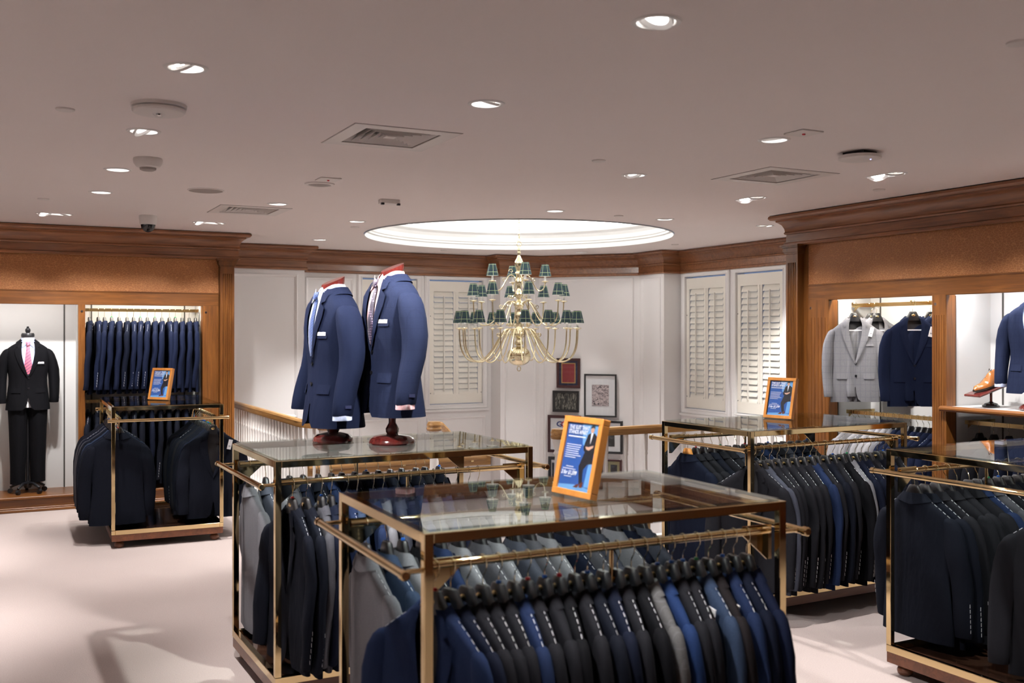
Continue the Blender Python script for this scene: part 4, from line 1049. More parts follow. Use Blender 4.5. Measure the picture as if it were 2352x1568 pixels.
    for side in (-1, 1):
        for k in range(5):
            x = 0.098+0.0225*k; z = None
            for (za, Wa, *_), (zc, Wc, *_) in zip(rows, rows[1:]):
                if Wa <= x <= Wc: z = za+(zc-za)*(x-Wa)/(Wc-Wa); sl_ = (zc-za)/(Wc-Wa); break
            if z is None: continue
            p0 = bend(side*x, 0.004, z+0.0026); p1 = bend(side*(x+0.0135), 0.004, z+0.0026+0.0135*sl_)
            st.tube([p0, p1], 0.00075, 4)
        for k in range(6):
            z = -0.64-0.026*k; cx_, hx, hy, cy_ = lerp_table(S['sl'], z); x = side*(cx_+hx*0.93)
            st.tube([(x, cy_+hy*0.42-curve*x*x*0.9+0.002, z), (x, cy_+hy*0.42-curve*x*x*0.9+0.002, z-0.018)], 0.0009, 4)
    out['stitch'] = st.mesh('basting_stitch', 'thread_white', False)
    return out
JS = [jacket_set(HUNG, s, 'hung') for s in (1, 2, 3, 4)]
OPEN = dict(HUNG); OPEN['rows'] = [(z, w, d, max(g, q)) for (z, w, d, g), q in zip(HUNG['rows'], (0.040, 0.048, 0.058, 0.062, 0.062, 0.061, 0.057, 0.044, 0.026)+(0.0,)*6)]
JF = jacket_set(OPEN, 5, 'face out')
FOLD = MB().b2(-0.085, 0.085, -0.006, 0.006, -0.66, -0.235).mesh('folded_trousers', 'wool_navy', True, 40)
FBAR = MB().b2(-0.088, 0.088, -0.009, 0.009, -0.236, -0.226).mesh('trouser_bar', 'tag_white', True, 40)
JW = jacket_set(WORN, 11, 'worn')
# hanger
hb = MB(); rings = []
for z, w, d in ((-0.152, 0.072, 0.016), (-0.126, 0.056, 0.016), (-0.102, 0.041, 0.016), (-0.084, 0.032, 0.014), (-0.077, 0.026, 0.010)):
    rings.append([(*se(2*pi*j/16, w, d, 3.0), z) for j in range(16)])
hb.loft(rings)
HANGER = hb.mesh('hanger', 'black_plastic', True, 45)
wb_ = MB(); rings = []
for z, w, d in ((-0.150, 0.066, 0.016), (-0.126, 0.050, 0.017), (-0.090, 0.034, 0.018), (-0.078, 0.024, 0.014)):
    rings.append([(*se(2*pi*j/16, w, d, 3.2), z) for j in range(16)])
wb_.loft(rings); HANGER_WOOD = wb_.mesh('hanger', 'frame_orange', True, 45)
hk = [(0, 0, -0.080), (0, 0, -0.058), (0.004, 0, -0.045), (0.016, 0, -0.030), (0.021, 0, -0.012)]
hk += [(0.0205*cos(radians(a)), 0, 0.0005+0.0175*sin(radians(a))) for a in range(0, 200, 22)]
HOOK = MB().tube(catmull(hk, 2), 0.0019, 6).mesh('hook', 'brass_pale', True, 50)
SIZER = MB().lathe([(0.003, -0.079), (0.008, -0.078), (0.0085, -0.073), (0.007, -0.069), (0.003, -0.068)], 12).mesh('size_ring', 'size_blue', True, 50)
BADGE = MB().loft([[(*(lambda t: (0.016*cos(t), -0.0155))(2*pi*j/14), -0.108+0.010*sin(2*pi*j/14)) for j in range(14)], [(0.013*cos(2*pi*j/14), -0.0172, -0.108+0.008*sin(2*pi*j/14)) for j in range(14)]]).mesh('badge', 'brass_satin', True, 50)
TAG = MB().b2(-0.017, 0.017, -0.0012, 0.0012, -0.085, 0.0).mesh('price_tag', 'tag_white', True, 40, 0.0)
TAGP = MB().b2(-0.009, 0.009, -0.0018, -0.0012, -0.062, -0.052).mesh('tag_print', 'tag_print', False)
NJ = 0
FABMESH = {}
def jacket(loc, rz, colour, label, group, S=None, worn=False, hang='black', ring=None, tagged=0, stitch=False, scale=1.0, cat='jacket', front=False):
    """one jacket thing with its parts; meshes are shared, the cloth is chosen per object"""
    global NJ
    S = S or JS[NJ % 4]; NJ += 1; fab = 'wool_'+colour
    r = root('suit_jacket', label, cat, loc, rz, group)
    r.scale = (scale, scale, scale)
    put('body', S['body'], r, mat=fab); put('sleeve', S['sleeve_a'], r, mat=fab); put('sleeve', S['sleeve_b'], r, mat=fab)
    put('collar', S['collar'], r, mat=fab); put('lapel', S['lapel-1'], r, mat=fab); put('lapel', S['lapel1'], r, mat=fab)
    if front and not worn:
        put('folded_trousers', FOLD, r, (0, 0.006, 0), mat=fab); put('trouser_bar', FBAR, r, (0, 0.006, 0))
    if front:
        put('button', S['button0'], r); put('button', S['button1'], r)
        put('pocket_flap', S['flap0'], r, mat=fab); put('pocket_flap', S['flap1'], r, mat=fab); put('breast_welt', S['welt'], r, mat=fab)
    if not worn:
        put('lining', S['lining'], r)
        h = put('hanger', HANGER if hang == 'black' else HANGER_WOOD, r); put('hook', HOOK, h)
        if ring: put('size_ring', SIZER, h, mat='size_'+ring)
        if hang == 'black': put('badge', BADGE, h)
    if stitch: put('basting_stitch', S['stitch'], r)['kind'] = 'stuff'
    if tagged:
        t = put('price_tag', TAG, r, (tagged*0.145, -0.050, -0.205), (0.10, 0.22*tagged, 0.1)); put('tag_print', TAGP, t)
    return r

def hang_row(rk, side, colours, face, where, group, span=(-0.55, 0.60), jit=0.010, order='from the left', stitch=0.55, rings=0.3, tags=(), wooden=(), twist={}):
    """jackets along one rail of a rack; colours listed along +x of the rack"""
    R = RACKS[rk]; a = R.rotation_euler.z; n = len(colours)
    for i, c in enumerate(colours):
        u = span[0]+(span[1]-span[0])*i/(n-1)+(random.uniform(-jit, jit) if i not in twist else 0)
        lx, ly = rot2(u, side*RAILY, a)
        k = i+1 if order != 'rev' else n-i
        lab = '%s suit jacket, %s %s' % (COLOUR_WORD[c], ORD[k], where)
        rz = a+(-pi/2 if face < 0 else pi/2)+(radians(twist[i]) if i in twist else radians(random.uniform(-4, 4)))
        ring = random.choice(['blue', 'red', 'blue', 'green', 'blue']) if random.random() < rings else None
        jacket((R.location.x+lx, R.location.y+ly, RAILZ-0.0005), rz, c, lab, group, ring=ring, stitch=random.random() < stitch, tagged=1 if i in tags else 0,
               hang='wood' if i in wooden else 'black', scale=random.uniform(0.985, 1.02))
D = {'m': 'midnight', 'n': 'navy', 'c': 'charcoal', 'k': 'black', 'b': 'blue', 'B': 'bright_blue', 's': 'steel_blue', 'g': 'grey', 'G': 'mid_grey', 'l': 'light_grey', 'x': 'grey_check', 'S': 'slate', 'r': 'royal', 'd': 'dark_brown'}
def cl(s): return [D[q] for q in s]
hang_row('front', -1, cl('bncccbcckcmnckxBccsdbnr'), -1, 'from the left on near rail of the foremost rack', 'jackets on the near rail of the foremost rack', (-0.628, 0.56), 0.006, rings=0.4, tags=(2, 16, 18, 20, 22), twist={0: 24, 1: 20, 2: 15, 3: 11, 4: 7})
hang_row('front', 1, cl('gsgcbgGgSGgnGSgnS'), 1, 'from the left on far rail of the foremost rack', 'jackets on the far rail of the foremost rack', (-0.60, 0.62), 0.010, rings=0.35)
hang_row('mid', -1, cl('mmGnbsbgSnbGbncm'), -1, 'from the left on near rail below the torso forms', 'jackets on the near rail below the torso forms', (-0.585, 0.40), 0.010, rings=0.5, twist={0: 10, 1: 8})
hang_row('mid', 1, cl('gSgGnmbnmnbmnmcm'), 1, 'from the left on far rail below the torso forms', 'jackets on the far rail below the torso forms', (-0.60, 0.50), 0.010, rings=0.4)
hang_row('rmid', -1, cl('cScccccbcmckgnncmnc'), -1, 'from the left on near rail by right-hand shutters', 'jackets on the near rail of the rack by the shutters', (-0.61, 0.60), 0.010, rings=0.2, twist={0: 24, 1: 16, 2: 9})
hang_row('rmid', 1, cl('nccmccSmcbncSnmc'), 1, 'from the left on far rail by right-hand shutters', 'jackets on the far rail of the rack by the shutters', (-0.52, 0.58), 0.010, rings=0.2, wooden=(0,))
hang_row('rf', 1, cl('mmccccbGccmcncm'), 1, 'from the left on far rail of the right-edge rack', 'jackets on the far rail of the right-edge rack', (-0.55, 0.58), 0.010, rings=0.3)
hang_row('rf', -1, cl('ccmcncm'), -1, 'from the left on near rail of the right-edge rack', 'jackets on the near rail of the right-edge rack', (-0.47, 0.10), 0.008, rings=0.2, twist={0: 22, 1: 14, 2: 8})
hang_row('left', 1, cl('mmnnsmmnGnnGncnm'), 1, 'from the front on left rail of the far-left rack', 'jackets on the left rail of the far-left rack', (-0.52, 0.52), 0.008, stitch=0.1, rings=0.3)
hang_row('left', -1, cl('mnmmmcmmcmncmm'), -1, 'from the front on right rail of the far-left rack', 'jackets on the right rail of the far-left rack', (-0.54, 0.40), 0.008, stitch=0.1, rings=0.4, tags=(0,))

# cabinet rows
def cab_row(cab, colours, x0, x1, z, rz_local, where, group, jit=0.008, y=0.20, front=False, **kw):
    M = cab.matrix_basis; n = len(colours); a = cab.rotation_euler.z
    M = Matrix.Translation(cab.location) @ Matrix.Rotation(a, 4, 'Z')
    for i, c in enumerate(colours):
        x = x0+(x1-x0)*i/max(1, n-1)+random.uniform(-jit, jit)
        p = M @ Vector((x, y, z+0.003))
        jacket(p, a+rz_local+radians(random.uniform(-3, 3)), c, '%s suit jacket, %s %s' % (COLOUR_WORD[c], ORD[i+1], where), group, stitch=random.random() < 0.3, ring=random.choice([None, None, 'green']), front=front, **kw)
cab_row(cabL, cl('nrrrrnrrrrrrrrrr'), 0.915, 1.975, 2.005, -pi/2, 'from the left on upper rail, left cabinet', 'navy jackets on the upper rail of the left cabinet')
cab_row(cabL, cl('mmmnmmmnmmmnm'), 0.90, 1.95, 1.06, -pi/2, 'from the left on lower rail, left cabinet', 'dark jackets on the lower rail of the left cabinet')


cab_row(cabR, cl('lllglllgrrrrrrrr'), 0.58, 1.50, 1.075, -pi/2, 'from the left on lower rail behind the shutters rack', 'jackets on the lower rail of the right cabinet')
cab_row(cabR, cl('cccnnnnn'), 1.83, 2.75, 1.075, -pi/2, 'from the left on rail under the shoe shelf', 'dark jackets under the shoe shelf')

# face-out jackets on the upper rail of the right cabinet
def face_out(cab, items, where, group, colour):
    M = Matrix.Translation(cab.location) @ Matrix.Rotation(cab.rotation_euler.z, 4, 'Z'); a = cab.rotation_euler.z
    for i, (x, y, rz, tg) in enumerate(items):
        jacket(M @ Vector((x, y, 2.008)), a+rz, colour, '%s suit jacket, %s %s' % (COLOUR_WORD[colour], ORD[i+1], where), group, S=JF, front=True, tagged=tg, scale=0.96)
for x in (0.70, 1.32):
    m = MB(); m.b2(x-0.006, x+0.006, 0.05, 0.30, 1.998, 2.012); m.b2(x-0.006, x+0.006, 0.046, 0.054, 1.998, 2.022); m.obj('face_out_arm', 'brass_satin', cabR, smooth=False)
face_out(cabR, [(0.70, 0.07, pi/4+0.30, 1), (0.76, 0.27, pi/4+0.32, 0), (0.70, 0.27, pi/4+0.34, 0)], 'of the pale trio counted from its front', 'pale grey jackets on the upper rail of the right cabinet', 'light_check')
face_out(cabR, [(1.32, 0.07, pi/4+0.28, 1), (1.38, 0.27, pi/4+0.3, 0), (1.32, 0.27, pi/4+0.32, 0)], 'of the blue trio counted from its front', 'blue jackets on the upper rail of the right cabinet', 'royal')

# ------------------------------------------------------------------ torso forms and the clothes they wear
def yfrontW(x, z):
    W, D_, g = lerp_table(WORN['rows'], z); q = min(0.999, abs(x)/W); return -D_*(1-q**NSE)**(1/NSE)
def shirt_meshes():
    out = {}
    m = MB(); rows = []
    for i in range(11):
        z = -0.120-0.040*i; rows.append([(x, yfrontW(x, z)+0.006, z) for x in [-0.072+0.144*j/8 for j in range(9)]])
    m.loft(rows, close=False); out['front'] = m.mesh('shirt_front', 'shirt_blue', True, 60)
    m = MB(); rings = []
    for j in range(25):
        a = radians(-82)+radians(344)*j/24; pts = []
        fr = max(0, -sin(a))
        for W, z in ((0.058, -0.078), (0.062, -0.079), (0.069, -0.105), (0.072, -0.125)):
            x, y = W*cos(a), W*1.02*sin(a)
            pts.append((x, y-0.018*fr*(1 if z < -0.06 else 0.4), z-0.055*fr**2*(1 if z < -0.09 else 0.8)))
        rings.append(pts)
    m.loft(rings, close=False); out['collar'] = m.mesh('shirt_collar', 'shirt_blue', True, 60)
    m = MB()
    for s in (-1, 1):
        b0 = len(m.v)
        P = [(0.008, -0.140), (0.046, -0.096), (0.070, -0.130), (0.054, -0.186)]
        m.v += [(s*x, min(yfrontW(x, min(z, -0.12))-0.002, -0.070)-0.004, z) for x, z in P]; m.f.append(tuple(range(b0, b0+4)))
    out['points'] = m.mesh('collar_point', 'shirt_blue', False)
    m = MB(); rings = []
    for z, w in ((-0.122, 0.020), (-0.135, 0.024), (-0.150, 0.021), (-0.162, 0.015)):
        y = min(yfrontW(0, z), -0.078)-0.012
        rings.append([(w*cos(t), y+0.011*sin(t), z) for t in [2*pi*k/10 for k in range(10)]])
    m.loft(rings); out['knot'] = m.mesh('knot', 'tie_navy', True, 60)
    m = MB(); rings = []
    for i in range(10):
        z = -0.160-0.034*i; w = max(0.004, min(0.015+0.021*min(1, i/6), lerp_table(WORN['rows'], z)[2]+0.001)); y = yfrontW(0, z)-0.001
        rings.append([(-w, y, z), (-w*0.5, y-0.006, z), (0, y-0.008, z), (w*0.5, y-0.006, z), (w, y, z)])
    m.loft(rings, close=False); out['blade'] = m.mesh('blade', 'tie_navy', True, 60)
    m = MB()
    z = -0.352; b0 = 0
    xs = [0.088+0.016*k for k in range(5)]
    top = [(x, yfrontW(x, z)-0.004, z+0.014+0.002*(k % 2)) for k, x in enumerate(xs)]; bot = [(x, yfrontW(x, z)-0.005, z-0.004) for x in xs]; bk = [(x, yfrontW(x, z)+0.001, z+0.012) for x in xs]
    m.loft([bk, top, bot], close=False); out['square'] = m.mesh('pocket_square', 'cloth_white', False)
    m = MB()
    for s in (1, -1):
        mm = MB(); cx_, hx, hy, cy_ = lerp_table(WORN['sl'], -0.765)
        rg = [[(s*(cx_+hx*k*cos(t)), cy_-0.002*q+hy*k*sin(t), z) for t in [2*pi*j/14 for j in range(14)]] for q, (z, k) in enumerate(((-0.74, 0.90), (-0.795, 0.93), (-0.797, 0.88)))]
        mm.loft(rg, True, False, True); out['cuff%d' % s] = mm.mesh('cuff', 'shirt_blue', True, 50)
    m = MB()
    cx_, hx, hy, cy_ = lerp_table(WORN['sl'], -0.725)
    m.box((cx_+hx*0.97, cy_+0.004, -0.725), (0.004, 0.034, 0.016)); out['label'] = m.mesh('sleeve_label', 'label_navy', False)
    return out
SM = shirt_meshes()
m = MB(); rings = []
for z, k in ((-0.82, 0.80), (-0.60, 0.84), (-0.40, 0.86), (-0.25, 0.86), (-0.19, 0.78), (-0.15, 0.66), (-0.11, 0.62)):
    W, D_, g = lerp_table(WORN['rows'], z); rings.append([(*se(2*pi*j/20, W*k, D_*k*0.92, 2.3), z) for j in range(20)])
m.loft(rings); TORSO = m.mesh('torso', 'cloth_white', True, 60)

def dress(loc, rz, scale, cloth, shirt, tie, labels, group=None, swing=0.0, square=True, cuffs=True):
    """jacket, shirt, tie and pocket square on a form; origin sits 0.105 above the collar"""
    j = jacket(loc, rz, cloth, labels['jacket'], None, S=JW, worn=True, front=True, scale=scale)
    if swing:
        for o in j.children:
            if o.name.startswith('sleeve') and o.data == JW['sleeve_a']:
                R = Matrix.Rotation(-swing, 4, 'X'); p = Vector((-0.2, 0, -0.22)); o.location = p-(R @ p); o.rotation_euler = (-swing, 0, 0)
    put('sleeve_label', SM['label'], j)
    s = root('dress_shirt', labels['shirt'], 'shirt', loc, rz); s.scale = (scale,)*3
    put('shirt_front', SM['front'], s, mat=shirt); put('shirt_collar', SM['collar'], s, mat=shirt); put('collar_point', SM['points'], s, mat=shirt)
    if cuffs: put('cuff', SM['cuff1'], s, mat=shirt)
    if cuffs and not swing: put('cuff', SM['cuff-1'], s, mat=shirt)
    t = root('necktie', labels['tie'], 'tie', loc, rz); t.scale = (scale,)*3
    put('knot', SM['knot'], t, mat=tie); put('blade', SM['blade'], t, mat=tie)
    if square:
        q = put('pocket_square', SM['square'], None, loc, (0, 0, rz)); q.scale = (scale,)*3; tag(q, labels['square'], 'pocket square')
def torso_form(label, loc, z0, zorigin, rz, scale, capmat='mahogany', rb=0.118):
    f = root('torso_form', label, 'mannequin', (loc[0], loc[1], z0), rz)
    h = zorigin-z0
    put('torso', TORSO, f, (0, 0, h)).scale = (scale,)*3
    m = MB(); rings = []
    for t, k in ((0, 0.056), (0.35, 0.055), (0.8, 0.060), (1.0, 0.059)):
        rings.append([(k*cos(a), k*1.05*sin(a), h-0.135+t*(0.078+0.026*sin(a))) for a in [2*pi*j/24 for j in range(24)]])
    m.loft(rings); m.obj('neck_block', capmat, f)
    MB().lathe([(0.0, 0.0), (rb, 0.0), (rb*1.03, 0.008), (rb*0.99, 0.022), (rb*0.93, 0.030), (rb*0.80, 0.042), (rb*0.45, 0.050), (0.03, 0.053)], 40).obj('base', 'mahogany', f)
    hh = h-0.82*scale+0.04
    MB().lathe([(0.026, 0.050), (0.034, 0.062), (0.036, 0.080), (0.028, 0.096), (0.020, 0.110), (0.019, 0.125), (0.028, hh-0.02), (0.030, hh)], 24).obj('pole', 'mahogany', f)
TOPZ = RH+0.0085
torso_form('smaller left torso form with dark red stand on the glass top', (1.655, 5.345), TOPZ, 2.100, radians(-85), 1.0, rb=0.108)
dress((1.655, 5.345, 2.100), radians(-85), 1.0, 'royal', 'shirt_pale', 'tie_navy', dict(jacket='dark navy suit jacket worn by the left torso form', shirt='pale blue shirt worn by the left torso form', tie='navy patterned tie on the left torso form', square='white pocket square on the left torso form'), swing=0.06)
torso_form('taller right torso form with dark red stand on the glass top', (1.906, 5.106), TOPZ, 2.165, radians(-84), 1.0, rb=0.122)
dress((1.906, 5.106, 2.165), radians(-84), 1.0, 'blue_check', 'shirt_pink', 'tie_dots', dict(jacket='bright navy suit jacket worn by the right torso form', shirt='pink striped shirt worn by the right torso form', tie='dark spotted tie on the right torso form', square='white pocket square on the right torso form'))
torso_form('torso form with dark red stand on the cabinet shelf at right edge', (6.70, 4.775), 1.206, 2.085, radians(-72), 0.90, 'frame_orange', rb=0.11)
dress((6.70, 4.775, 2.085), radians(-72), 0.90, 'blue_check', 'shirt_pale', 'tie_silver', dict(jacket='blue checked suit jacket on the shelf torso form at right edge', shirt='pale shirt on the shelf torso form at right edge', tie='silver blue striped tie on the shelf torso form', square='pocket square on the shelf torso form at right edge'), square=False)

# standing suit form in the left cabinet
SX, SY = 0.335, 11.38
f = root('suit_form', 'full length black suit form on wheeled base in left cabinet', 'mannequin', (SX, SY, 0.150))
put('torso', TORSO, f, (0, 0, 1.645)).scale = (0.95,)*3
MB().lathe([(0.0, 1.615), (0.055, 1.615), (0.062, 1.60), (0.062, 1.578), (0.05, 1.572), (0.05, 1.52)], 28).obj('neck_cap', 'black_plastic', f)
MB().lathe([(0.012, 1.613), (0.022, 1.625), (0.026, 1.643), (0.022, 1.658), (0.010, 1.668), (0.014, 1.676), (0.0, 1.684)], 18).obj('finial', 'black_plastic', f)
MB().lathe([(0.055, 1.51), (0.052, 1.575)], 24).obj('neck', 'cloth_white', f)
MB().tube([(0, 0, 0.05), (0, 0, 0.9)], 0.016, 12).obj('pole', 'black_plastic', f)
MB().lathe([(0.0, 0.045), (0.03, 0.048), (0.04, 0.07), (0.032, 0.115), (0.02, 0.12)], 20).obj('hub', 'black_plastic', f)
for k in range(5):
    a = 2*pi*k/5+0.35; c, s = cos(a), sin(a)
    l = MB().tube([(0.02*c, 0.02*s, 0.095), (0.08*c, 0.08*s, 0.098), (0.135*c, 0.135*s, 0.075), (0.165*c, 0.165*s, 0.058)], [0.018, 0.016, 0.013, 0.012], 8).obj('base_leg', 'black_plastic', f)
    MB().tube([(0.165*c-0.014*s, 0.165*s+0.014*c, 0.024), (0.165*c+0.014*s, 0.165*s-0.014*c, 0.024)], 0.0235, 14).obj('caster', 'black_plastic', l)
dress((SX, SY, 1.795), 0.0, 0.95, 'black', 'shirt_blue', 'tie_pink', dict(jacket='black suit jacket on the standing form in left cabinet', shirt='light blue shirt on the standing form in left cabinet', tie='pink striped tie on the standing form', square='pink and white pocket square on the standing form'), cuffs=False)
tr = root('suit_trousers', 'black suit trousers on the standing form in left cabinet', 'trousers', (SX, SY, 0))
for s, zb in ((-1, 0.245), (1, 0.262)):
    m = MB(); rings = []
    for z, cx_, hx, hy in ((1.12, 0.085, 0.098, 0.10), (1.0, 0.088, 0.096, 0.11), (0.85, 0.090, 0.086, 0.10), (0.60, 0.090, 0.077, 0.088), (0.42, 0.090, 0.072, 0.082), (zb, 0.092, 0.070, 0.084)):
        rings.append([(s*cx_+se(2*pi*j/20, hx, hy, 1.8)[0], se(2*pi*j/20, hx, hy, 1.8)[1]-0.004*sin(z*14), z) for j in range(20)])
    m.loft(rings, True, True, False).obj('trouser_leg', 'wool_black', tr, angle=60)

# brown shoe on its tilted display stand
r = root('shoe_stand', 'dark wooden tilted shoe display stand on the cabinet shelf', 'display stand', (6.70, 5.145, 1.206), radians(-96))
MB().lathe([(0.0, 0.0), (0.062, 0.0), (0.064, 0.008), (0.050, 0.018), (0.045, 0.026), (0.018, 0.034), (0.012, 0.040)], 28).obj('base', 'black_gloss', r)
MB().tube([(0, 0, 0.035), (0, 0, 0.135)], 0.010, 12).obj('stem', 'mahogany', r)
R = Matrix.Rotation(radians(16), 4, 'X')
MB().b2(-0.075, 0.075, -0.20, 0.16, -0.010, 0.010).obj('platform', 'mahogany', r, loc=(0, 0, 0.140), rot=(radians(16), 0, 0), bevel=0.006)
r = root('dress_shoe', 'tan brown leather lace-up dress shoe on the tilted stand', 'shoe', (6.70, 5.145, 1.206), radians(-96))
sr = Matrix.Translation((0, -0.02, 0.154)) @ R
sole = []; N_ = 14
def shoe_w(t): return 0.030+0.018*sin(pi*min(1, t*1.05))+(0.006 if t < 0.45 else 0)-0.012*max(0, (0.18-t)/0.18)
def T(p): return tuple(sr @ Vector(p))
rings = []
for i in range(N_+1):
    t = i/N_; y = -0.150+0.295*t; w = shoe_w(t)*(0.25+0.75*min(1, sqrt(max(0.02, t*6)), sqrt(max(0.02, (1-t)*7))))
    h = 0.030+0.020*t if t < 0.35 else (0.037+0.055*((t-0.35)/0.25) if t < 0.6 else 0.092+0.006*sin(pi*(t-0.6)/0.4))
    h *= min(1, 0.35+sqrt(max(0, t*9)))
    rings.append([T((w*cos(a)*(1 if sin(a) < 0.6 else 0.72), y, 0.012+h*max(0, sin(a))**0.8)) for a in [pi*j/10 for j in range(11)]])
up = MB().loft(rings, close=False); up.obj('upper', 'leather_tan', r, angle=60)
rings = []
for i in range(N_+1):
    t = i/N_; y = -0.154+0.303*t; w = (shoe_w(t)+0.004)*(0.25+0.75*min(1, sqrt(max(0.02, t*6)), sqrt(max(0.02, (1-t)*7))))
    zb = 0.0; rings.append([T((-w, y, 0.014)), T((w, y, 0.014)), T((w, y, 0.004 if t < 0.7 else -0.0)), T((-w, y, 0.004 if t < 0.7 else -0.0))])
MB().loft(rings).obj('sole', 'sole_dark', r, angle=40)
for k in range(4):
    y = -0.010+0.017*k; z = 0.070+0.009*k
    MB().tube([T((-0.018, y, z-0.004)), T((0, y-0.003, z+0.006)), T((0.018, y, z-0.004))], 0.0022, 6).obj('lace', 'sole_dark', r)
MB().tube([T((-0.022, 0.05, 0.108)), T((-0.008, 0.045, 0.125)), T((0.004, 0.045, 0.104)), T((0.018, 0.04, 0.122))], 0.0022, 6).obj('lace', 'sole_dark', r)

# ------------------------------------------------------------------ framed sale signs
def text_mesh(s, size, mat, bold=0.0, shear=0.0, width=None):
    cu = bpy.data.curves.new('lettering', 'FONT'); cu.body = s; cu.size = size; cu.shear = shear; cu.offset = bold; cu.resolution_u = 3
    o = bpy.data.objects.new('lettering', cu); COL.objects.link(o)
    dg = bpy.context.evaluated_depsgraph_get(); me = bpy.data.meshes.new_from_object(o.evaluated_get(dg))
    bpy.data.objects.remove(o); bpy.data.curves.remove(cu)
    xs = [v.co.x for v in me.vertices]; k = 1.0
    if width: k = width/(max(xs)-min(xs))
    for v in me.vertices: v.co = Vector((v.co.x*k, 0, v.co.y))      # stand the lettering up, reading along +x
    me.materials.clear(); me.materials.append(MATS[mat]); me.name = 'lettering'
    return me
SW, SH = 0.225, 0.285
iw, ih = SW-0.044, SH-0.044
def flat(poly, mat, y):
    b = MB(); b.poly([((x-0.5)*iw, y, 0.022+z*ih) for x, z in poly]); return b.mesh('print', mat, False)
SIGN = [('poster', flat([(0, 0), (1, 0), (1, 1), (0, 1)], 'poster_navy', -0.003)),
        ('poster_glow', flat([(0.45, 1), (1, 1), (1, 0.62), (0.80, 0.52), (0.55, 0.70)], 'poster_light', -0.0034)),
        ('poster_floor', flat([(0, 0), (1, 0), (1, 0.05), (0.5, 0.085), (0, 0.06)], 'poster_light', -0.0034)),
        ('printed_stool', flat([(0.80, 0.07), (0.95, 0.07), (0.99, 0.40), (0.84, 0.44)], 'poster_light', -0.0036)),
        ('printed_trousers', flat([(0.68, 0.62), (0.92, 0.60), (0.96, 0.42), (0.80, 0.40), (0.70, 0.32), (0.74, 0.10), (0.64, 0.10), (0.55, 0.36), (0.60, 0.46)], 'print_black', -0.0040)),
        ('printed_jacket', flat([(0.68, 0.84), (0.76, 0.87), (0.88, 0.87), (0.97, 0.82), (0.98, 0.62), (0.94, 0.55), (0.72, 0.56), (0.62, 0.60), (0.60, 0.66)], 'print_black', -0.0044)),
        ('printed_shirt', flat([(0.77, 0.87), (0.84, 0.87), (0.79, 0.70)], 'print_white', -0.0048)),
        ('printed_hands', flat([(0.66, 0.66), (0.76, 0.66), (0.90, 0.69), (0.90, 0.66), (0.78, 0.61), (0.70, 0.62)], 'print_skin', -0.0048)),
        ('printed_face', flat([(0.80+0.055*cos(2*pi*k/12), 0.915+0.045*sin(2*pi*k/12)) for k in range(12)], 'print_skin', -0.0048)),
        ('printed_hair', flat([(0.74, 0.925), (0.745, 0.965), (0.80, 0.985), (0.86, 0.97), (0.865, 0.93), (0.84, 0.95), (0.78, 0.95)], 'print_black', -0.0052)),
        ('printed_shoe', flat([(0.48, 0.045), (0.62, 0.045), (0.66, 0.10), (0.58, 0.095)], 'print_brown', -0.0048)),
        ('printed_shoe', flat([(0.66, 0.055), (0.76, 0.055), (0.77, 0.14), (0.70, 0.12)], 'print_brown', -0.0048))]
for zz, w in ((0.785, 0.56),):
    SIGN.append(('printed_line', flat([(0.06, zz), (0.06+w, zz), (0.06+w, zz+0.018), (0.06, zz+0.018)], 'print_white', -0.0046)))
for k, w in enumerate((0.47, 0.45, 0.43, 0.41, 0.43, 0.50, 0.35)):
    zz = 0.665-0.032*k; SIGN.append(('printed_line', flat([(0.06, zz), (0.06+w, zz), (0.06+w, zz+0.009), (0.06, zz+0.009)], 'print_white', -0.0046)))
for zz, a, b in ((0.335, 0.16, 0.40), (0.300, 0.06, 0.48), (0.185, 0.14, 0.38)):
    SIGN.append(('printed_line', flat([(a, zz), (b, zz), (b, zz+0.010), (a, zz+0.010)], 'print_white', -0.0046)))
LET = [(text_mesh('THE SUIT THAT', 0.02, 'print_white', 0.0006, 0, 0.64*iw), 0.06, 0.905), (text_mesh('STANDS APART', 0.02, 'print_white', 0.0006, 0, 0.60*iw), 0.06, 0.835), (text_mesh('2 for $1,599', 0.02, 'print_white', 0.0008, 0.25, 0.50*iw), 0.04, 0.222)]
SF = MB()
for a, b, c, d in ((-SW/2, SW/2, 0, 0.022), (-SW/2, SW/2, SH-0.022, SH), (-SW/2, -SW/2+0.022, 0.022, SH-0.022), (SW/2-0.022, SW/2, 0.022, SH-0.022)): SF.b2(a, b, -0.012, 0.022, c, d)
SFM = SF.mesh('frame', 'frame_orange', True, 30, 0.0015)
SBK = MB().b2(-SW/2+0.015, SW/2-0.015, 0.0, 0.014, 0.015, SH-0.015).mesh('backing', 'print_black', False)
SGL = MB().poly([(-iw/2, -0.0075, 0.022), (iw/2, -0.0075, 0.022), (iw/2, -0.0075, SH-0.022), (-iw/2, -0.0075, SH-0.022)]).mesh('glazing', 'picture_glass', False)
SEA = MB().tube([(0, 0.016, SH*0.8), (0, 0.085, 0.012)], 0.006, 6).mesh('easel_leg', 'print_black', True, 40)
def sign(label, x, y, rz):
    r = root('framed_sign', label, 'sign', (x, y, TOPZ+0.0035), rz, 'framed sale signs'); r.rotation_euler = (radians(-13), 0, rz); r.rotation_mode = 'XYZ'
    put('frame', SFM, r); put('backing', SBK, r)
    p = None
    for nm, me in SIGN:
        o = put(nm, me, r if p is None else p)
        if p is None: p = o
    for me, fx, fz in LET: put('lettering', me, p, ((fx-0.5)*iw, -0.0052, 0.022+fz*ih))
    put('glazing', SGL, r); put('easel_leg', SEA, r)
sign('orange framed blue sale sign on the nearest rack', 1.850, 3.127, radians(-83))
sign('wood framed blue sale sign on the rack beside the pilaster', 4.815, 5.370, radians(-75))
